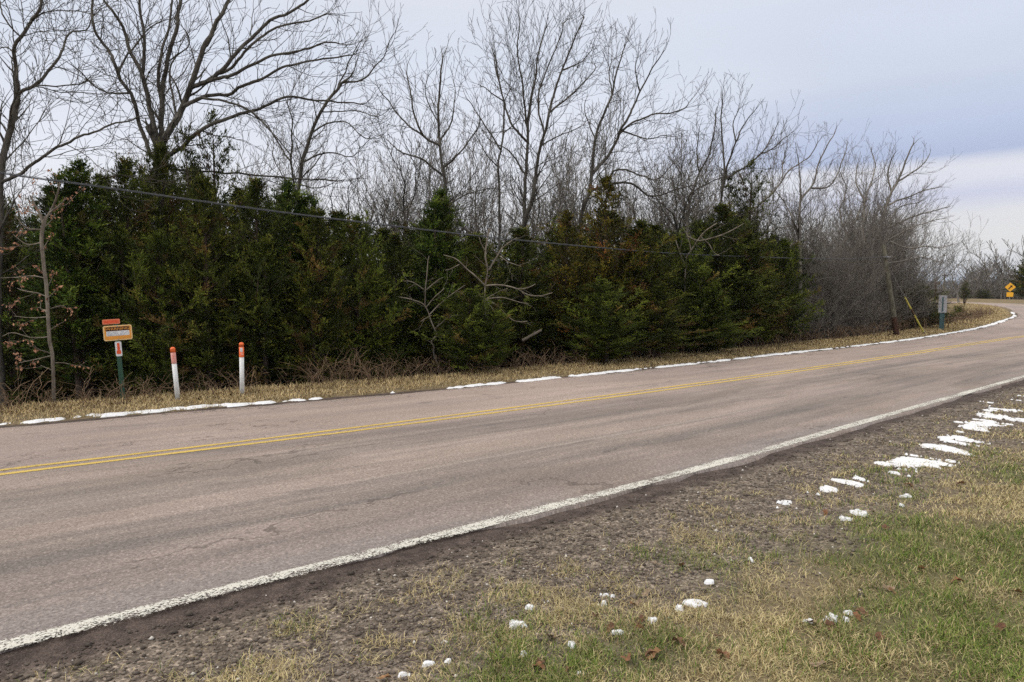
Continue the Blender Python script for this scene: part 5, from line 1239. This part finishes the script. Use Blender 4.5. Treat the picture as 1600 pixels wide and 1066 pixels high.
def marker(px, py, topy, wpx, leanpx, kind, label):
    c = onground(px, py); x, y = c; z = gz(x, y); S = y / F0; h = (py - topy) * S; r = wpx * S / 2
    root = empty('marker_post', (x, y, z), face_cam(x, y)); root.rotation_euler[1] = math.atan2(leanpx, py - topy) + .078 * (800 - px) / F0
    tag(root, label, 'marker post', 'white tubular marker posts on the far verge')
    hs = h * (.72 if kind else .69)
    MB().lathe([(r * 1.02, -.15), (r, hs * .5), (r, hs)], 24).build('tube', M_WHT, root, True)
    MB().lathe([(r * 1.03, hs - .002), (r * 1.035, hs + .004), (r * 1.035, h - r * 2.0)], 24).build('decal_band', M_OTOP if kind else M_PINK, root, True)
    dome = [(r * 1.05, h - r * (1.6 if kind else 2.4))] + [(r * 1.05, h - r * .75)] + [(r * 1.05 * math.cos(a), h - r * .75 + r * .75 * math.sin(a)) for a in np.linspace(.1, 1.5, 8)]
    MB().lathe(dome, 24).build('cap', M_OTOP, root, True)
    # decal lettering down the front of the tube, as short vertical strokes too worn to read
    r_ = random.Random(px); m = MB()
    zz = h - r * 3.0; k = 0
    while zz > hs + .03:
        for q in range(3):
            if r_.random() < .78:
                a0 = R(-118 + q * 22 + (12 if kind else 0)); rr = r * 1.06; hh = r_.uniform(.008, .02); w_ = .16
                p0 = (rr * math.cos(a0), rr * math.sin(a0)); p1 = (rr * math.cos(a0 + w_), rr * math.sin(a0 + w_)); p2 = (p1[0] * .96, p1[1] * .96); p3 = (p0[0] * .96, p0[1] * .96)
                m.add([(p0[0], p0[1], zz), (p1[0], p1[1], zz), (p2[0], p2[1], zz), (p3[0], p3[1], zz), (p0[0], p0[1], zz + hh), (p1[0], p1[1], zz + hh), (p2[0], p2[1], zz + hh), (p3[0], p3[1], zz + hh)],
                      [(0, 3, 2, 1), (4, 5, 6, 7), (0, 1, 5, 4), (1, 2, 6, 5), (2, 3, 7, 6), (3, 0, 4, 7)])
        zz -= .026
    m.build('decal_print', M_WHT if kind else M_RED, root)
    if kind:
        a = R(-90); MB().box(-r * .55, r * .45, -r * 1.09, -r * .9, h - r * 4.2, h - r * 2.4).build('decal_label', M_WHT, root)
marker(278, 625, 541, 7.2, -8, 0, 'leaning white marker post with a faded pink decal, left of the two')
marker(378.5, 617, 534, 7.0, -1.5, 1, 'upright white marker post with a bright orange upper third')

def post_sign():
    c = onground(1471, 515.5); x, y = c; z = gz(x, y); S = y / F0
    root = empty('delineator_sign', (x, y, z), face_cam(x, y) + R(12)); tag(root, 'narrow grey panel seen from behind on a blue green channel post by the bend', 'sign')
    H = lambda py: (515.5 - py) * S
    m = MB(); m.box(-3.2 * S, 3.2 * S, .03, .042, -.1, H(464)); m.box(-3.2 * S, -2.3 * S, .0, .03, -.1, H(464)); m.box(2.3 * S, 3.2 * S, .0, .03, -.1, H(464)); m.build('channel_post', M_TEAL, root)
    m = MB(); m.prism(rrect(11.4 * S, 27 * S, .8 * S, 0, H(475.2)), -.012, -.004); pn = m.build('panel', M_ALU, root)
    m = MB(); m.box(-1.1 * S, 1.1 * S, -.022, -.0125, H(487), H(464.5)); m.build('stiffener', M_TEAL, pn)
post_sign()
def utility_pole():
    c = onground(1401, 524.5); x, y = c; z = gz(x, y); top = at(1380.5, 383, y + .1); root = empty('utility_pole', (x, y, z)); tag(root, 'leaning wooden utility pole, dark at its foot, in front of the grey thicket', 'utility pole')
    p = lambda t: (t * (top[0] - x), t * .1, t * (top[2] - z) - .0); r0, r1 = .105, .07
    ts = [-.03, .1, .205]; v, f = tubes([([p(t) for t in ts], [r0 * 1.03, r0 * 1.02, r0])], 16); mesh_obj('pole_butt', v, f, M_POLED, root, smoothf=True)
    ts = [.205, .4, .6, .8, 1.0, 1.001]; v, f = tubes([([p(t) for t in ts], [r0 * .97, .095, .088, .08, r1, .001])], 16); mesh_obj('pole_shaft', v, f, M_POLE, root, smoothf=True)
    at_ = p(.87); m = MB(); m.box(at_[0] - .14, at_[0] + .14, -.16 + at_[1], -.10 + at_[1], at_[2] - .03, at_[2] + .03); m.build('cable_clamp', M_STEEL, root)
    return (x + p(.87)[0], y + p(.87)[1] - .14, z + p(.87)[2])
CL = utility_pole()
def guy():
    g0 = onroad([(1443, 515)])[0]; g0 = (g0[0], CL[1] + 1.6); 
    a = at(1444, 516, g0[1]); a = (a[0], a[1], gz(a[0], a[1])); top = at(1381.5, 404, CL[1] + .1)
    root = empty('guy_wire', a); tag(root, 'steel guy wire in a yellow guard slanting from the utility pole to the ground', 'guy wire')
    D = np.array(top) - np.array(a); v, f = tubes([([tuple(D * t) for t in (0, .5, 1)], [.008] * 3)], 6); mesh_obj('wire', v, f, M_STEEL, root)
    for t0, t1, mt, nm in ((.02, .26, M_YGUARD, 'guard'), (.26, .34, M_GUARD2, 'worn_guard_section'), (.34, .50, M_YGUARD, 'guard')):
        v, f = tubes([([tuple(D * t) for t in (t0, (t0 + t1) / 2, t1)], [.034, .034, .034])], 10); mesh_obj(nm, v, f, mt, root, smoothf=True)
    MB().lathe([(.03, -.1), (.03, .05), (.012, .09)], 10).build('anchor', M_STEEL, root)
guy()
def cable():
    # the cable runs above the verge from the pole towards and past the left edge of the frame
    A = np.array([-7.9, 10.0]); B = np.array([CL[0], CL[1]]); d = B - A
    pts = []
    PX = [(-60, 262), (0, 270), (165, 293), (330, 318), (465, 336), (600, 352), (700, 364), (800, 375), (920, 386), (1040, 396), (1150, 401), (1250, 404), (1330, 405)]
    for px, py in PX:
        x = (px - 800) / F0 ; y = -(py - 533) / F0; dr = np.array([x, math.cos(PITCH) + y * math.sin(PITCH), -math.sin(PITCH) + y * math.cos(PITCH)])
        # t*dr.xy = A + s*d
        M_ = np.array([[dr[0], -d[0]], [dr[1], -d[1]]]); t, s = np.linalg.solve(M_, A); pts.append(dr * t + np.array([0, 0, CH]))
    pts.append(np.array(CL)); first = pts[0]; e = pts[0] - pts[1]; e /= np.linalg.norm(e); pts.insert(0, pts[0] + e * 12 + np.array([0, 0, 1.2]))
    P = smooth(resample(catmull(pts, .3), .3), 25); P = np.vstack([P, [CL]])
    root = empty('overhead_cable', tuple(P[-1])); tag(root, 'dark overhead cable lashed to a steel strand sagging across the front of the wood', 'cable')
    Q = P - P[-1]; v, f = tubes([(Q.tolist(), [.009] * len(Q))], 8); mesh_obj('sheath', v, f, M_CABLE, root, smoothf=True)
    v, f = tubes([((Q + np.array([0, 0, .017])).tolist(), [.0045] * len(Q))], 6); mesh_obj('strand', v, f, M_STRAND, root, smoothf=True)
    # lashing wire
    R_ = resample(Q, .05); t = np.arange(len(R_)) * .9; hel = R_ + np.stack([0 * t, np.cos(t) * .015, .009 + np.sin(t) * .021], 1); k = np.linalg.norm(R_, axis=1) > 8
    v, f = tubes([(hel[k].tolist(), [.0016] * int(k.sum()))], 3); mesh_obj('lashing_wire', v, f, M_STRAND, root)
cable()
def arrow_sign():
    Yd = 99; b = at(1577.5, 468, Yd); x = b[0]; z = gz(x, Yd); S = Yd / F0; root = empty('curve_sign', (x, Yd, z), face_cam(x, Yd)); tag(root, 'far yellow diamond sign with a black bent arrow above a small yellow plaque', 'sign')
    Zp = lambda py: at(1577.5, py, Yd)[2] - z
    m = MB(); m.box(-.04, .04, 0, .05, -.2, Zp(442)); m.build('post', M_STEEL, root)
    s = 7.0 * S; cz = Zp(448.8); dia = [(s, cz), (0, cz + s), (-s, cz), (0, cz - s)]
    m = MB(); m.prism(dia, -.03, -.01); dd = m.build('diamond_panel', M_YSIGN, root)
    w_ = .13 * s; m = MB(); m.prism([(-.42 * s, cz - .42 * s), (-.22 * s, cz - .52 * s), (.22 * s, cz + .02 * s), (.38 * s, cz - .10 * s), (.36 * s, cz + .42 * s), (-.12 * s, cz + .32 * s), (.03 * s, cz + .18 * s)], -.045, -.03); m.build('arrow', M_BLK, dd)
    cz2 = Zp(460.4); m = MB(); m.prism(rrect(8.6 * S, 7 * S, .8 * S, 0, cz2), -.03, -.01); m.build('plaque', M_YSIGN, root)
arrow_sign()
def far_poles():
    for px, ty, Yd, lb, arm in ((1473, 428, 112, 'far thin utility pole standing behind the grey post panel', False), (1460, 441, 96, 'far dark post with a short flat top left of the grey post panel', True)):
        x, z = ground_at(px, Yd); h = top_h(ty, Yd, z); root = empty('utility_pole' if not arm else 'signpost', (x, Yd, z)); tag(root, lb, 'utility pole' if not arm else 'post')
        v, f = tubes([([(0, 0, -.3), (0, 0, h * .5), (0, 0, h)], [.13, .12, .10])], 8); mesh_obj('pole_shaft', v, f, M_POLED if arm else M_POLE, root, smoothf=True)
        MB().box(-.5, .5, -.16, -.10, h - .35, h - .2).build('crossarm', M_POLED, root)
far_poles()

# ------------------------------------------------------------------ the air: pale even haze round camera and scene
def haze():
    m = bpy.data.materials.new('haze_air'); m.use_nodes = True; nt = m.node_tree
    for n in list(nt.nodes): nt.nodes.remove(n)
    o = nt.nodes.new('ShaderNodeOutputMaterial'); v = nt.nodes.new('ShaderNodeVolumePrincipled'); v.inputs['Color'].default_value = (.62, .76, .98, 1); v.inputs['Density'].default_value = .00012; v.inputs['Anisotropy'].default_value = 0
    nt.links.new(v.outputs[0], o.inputs['Volume'])
    b = MB(); b.box(-9600, 9600, -9600, 9600, -40, 125); ob = b.build('haze', m); tag(ob, 'pale blue haze in the air over the far hills', kind='stuff')
haze()

# labels of the look-alikes: where each stands among its neighbours, counted from the left
def relabel():
    ords = 'first second third fourth fifth sixth seventh eighth ninth tenth eleventh twelfth thirteenth fourteenth fifteenth'.split()
    def run(group, zones, fmt):
        obs = [o for o in sc.objects if o.parent is None and o.get('group') == group]
        obs.sort(key=lambda o: o.location.x / o.location.y); px = lambda o: 800 + F0 * o.location.x / o.location.y
        lo = -1e9
        for hi, ph in zones:
            z = [o for o in obs if lo <= px(o) < hi]; lo = hi
            for i, o in enumerate(z): o['label'] = fmt % ((ords[i] if i < 15 else str(i + 1)), ph)
    run(GB, [(60, 'round the frame-edge tree'), (350, 'behind the largest oak'), (530, 'behind the dark leaning tree'), (670, 'behind the slim bare tree'), (800, 'left of the central pair'), (930, 'right of the central pair'), (1065, 'behind the low forked tree'), (3000, 'over the right hand cedars')],
        'thin grey bare tree, %s from left among those %s')
    run(GK, [(130, 'behind the russet sapling'), (400, 'behind the sign and marker posts'), (700, 'behind the crooked pale sapling'), (1000, 'behind the rusty brown cedar'), (3000, 'at the right end of the row')], 'shaded second row cedar, %s from left of those %s')
    run('young cedars in the shade', [(400, 'behind the sign and marker posts'), (820, 'round the pale saplings'), (3000, 'in the right half of the row')], 'young low cedar in deep shade, %s from left %s')
    run('low bushes at the foot of the thicket', [(3000, 'waist high')], 'grey twiggy bush at the thicket foot, %s from left, %s')
    run(GH, [(1300, 'behind the last cedar'), (1390, 'left of the utility pole'), (3000, 'right of the utility pole')], 'twiggy tree in the hollow, %s from left of those %s')
relabel()
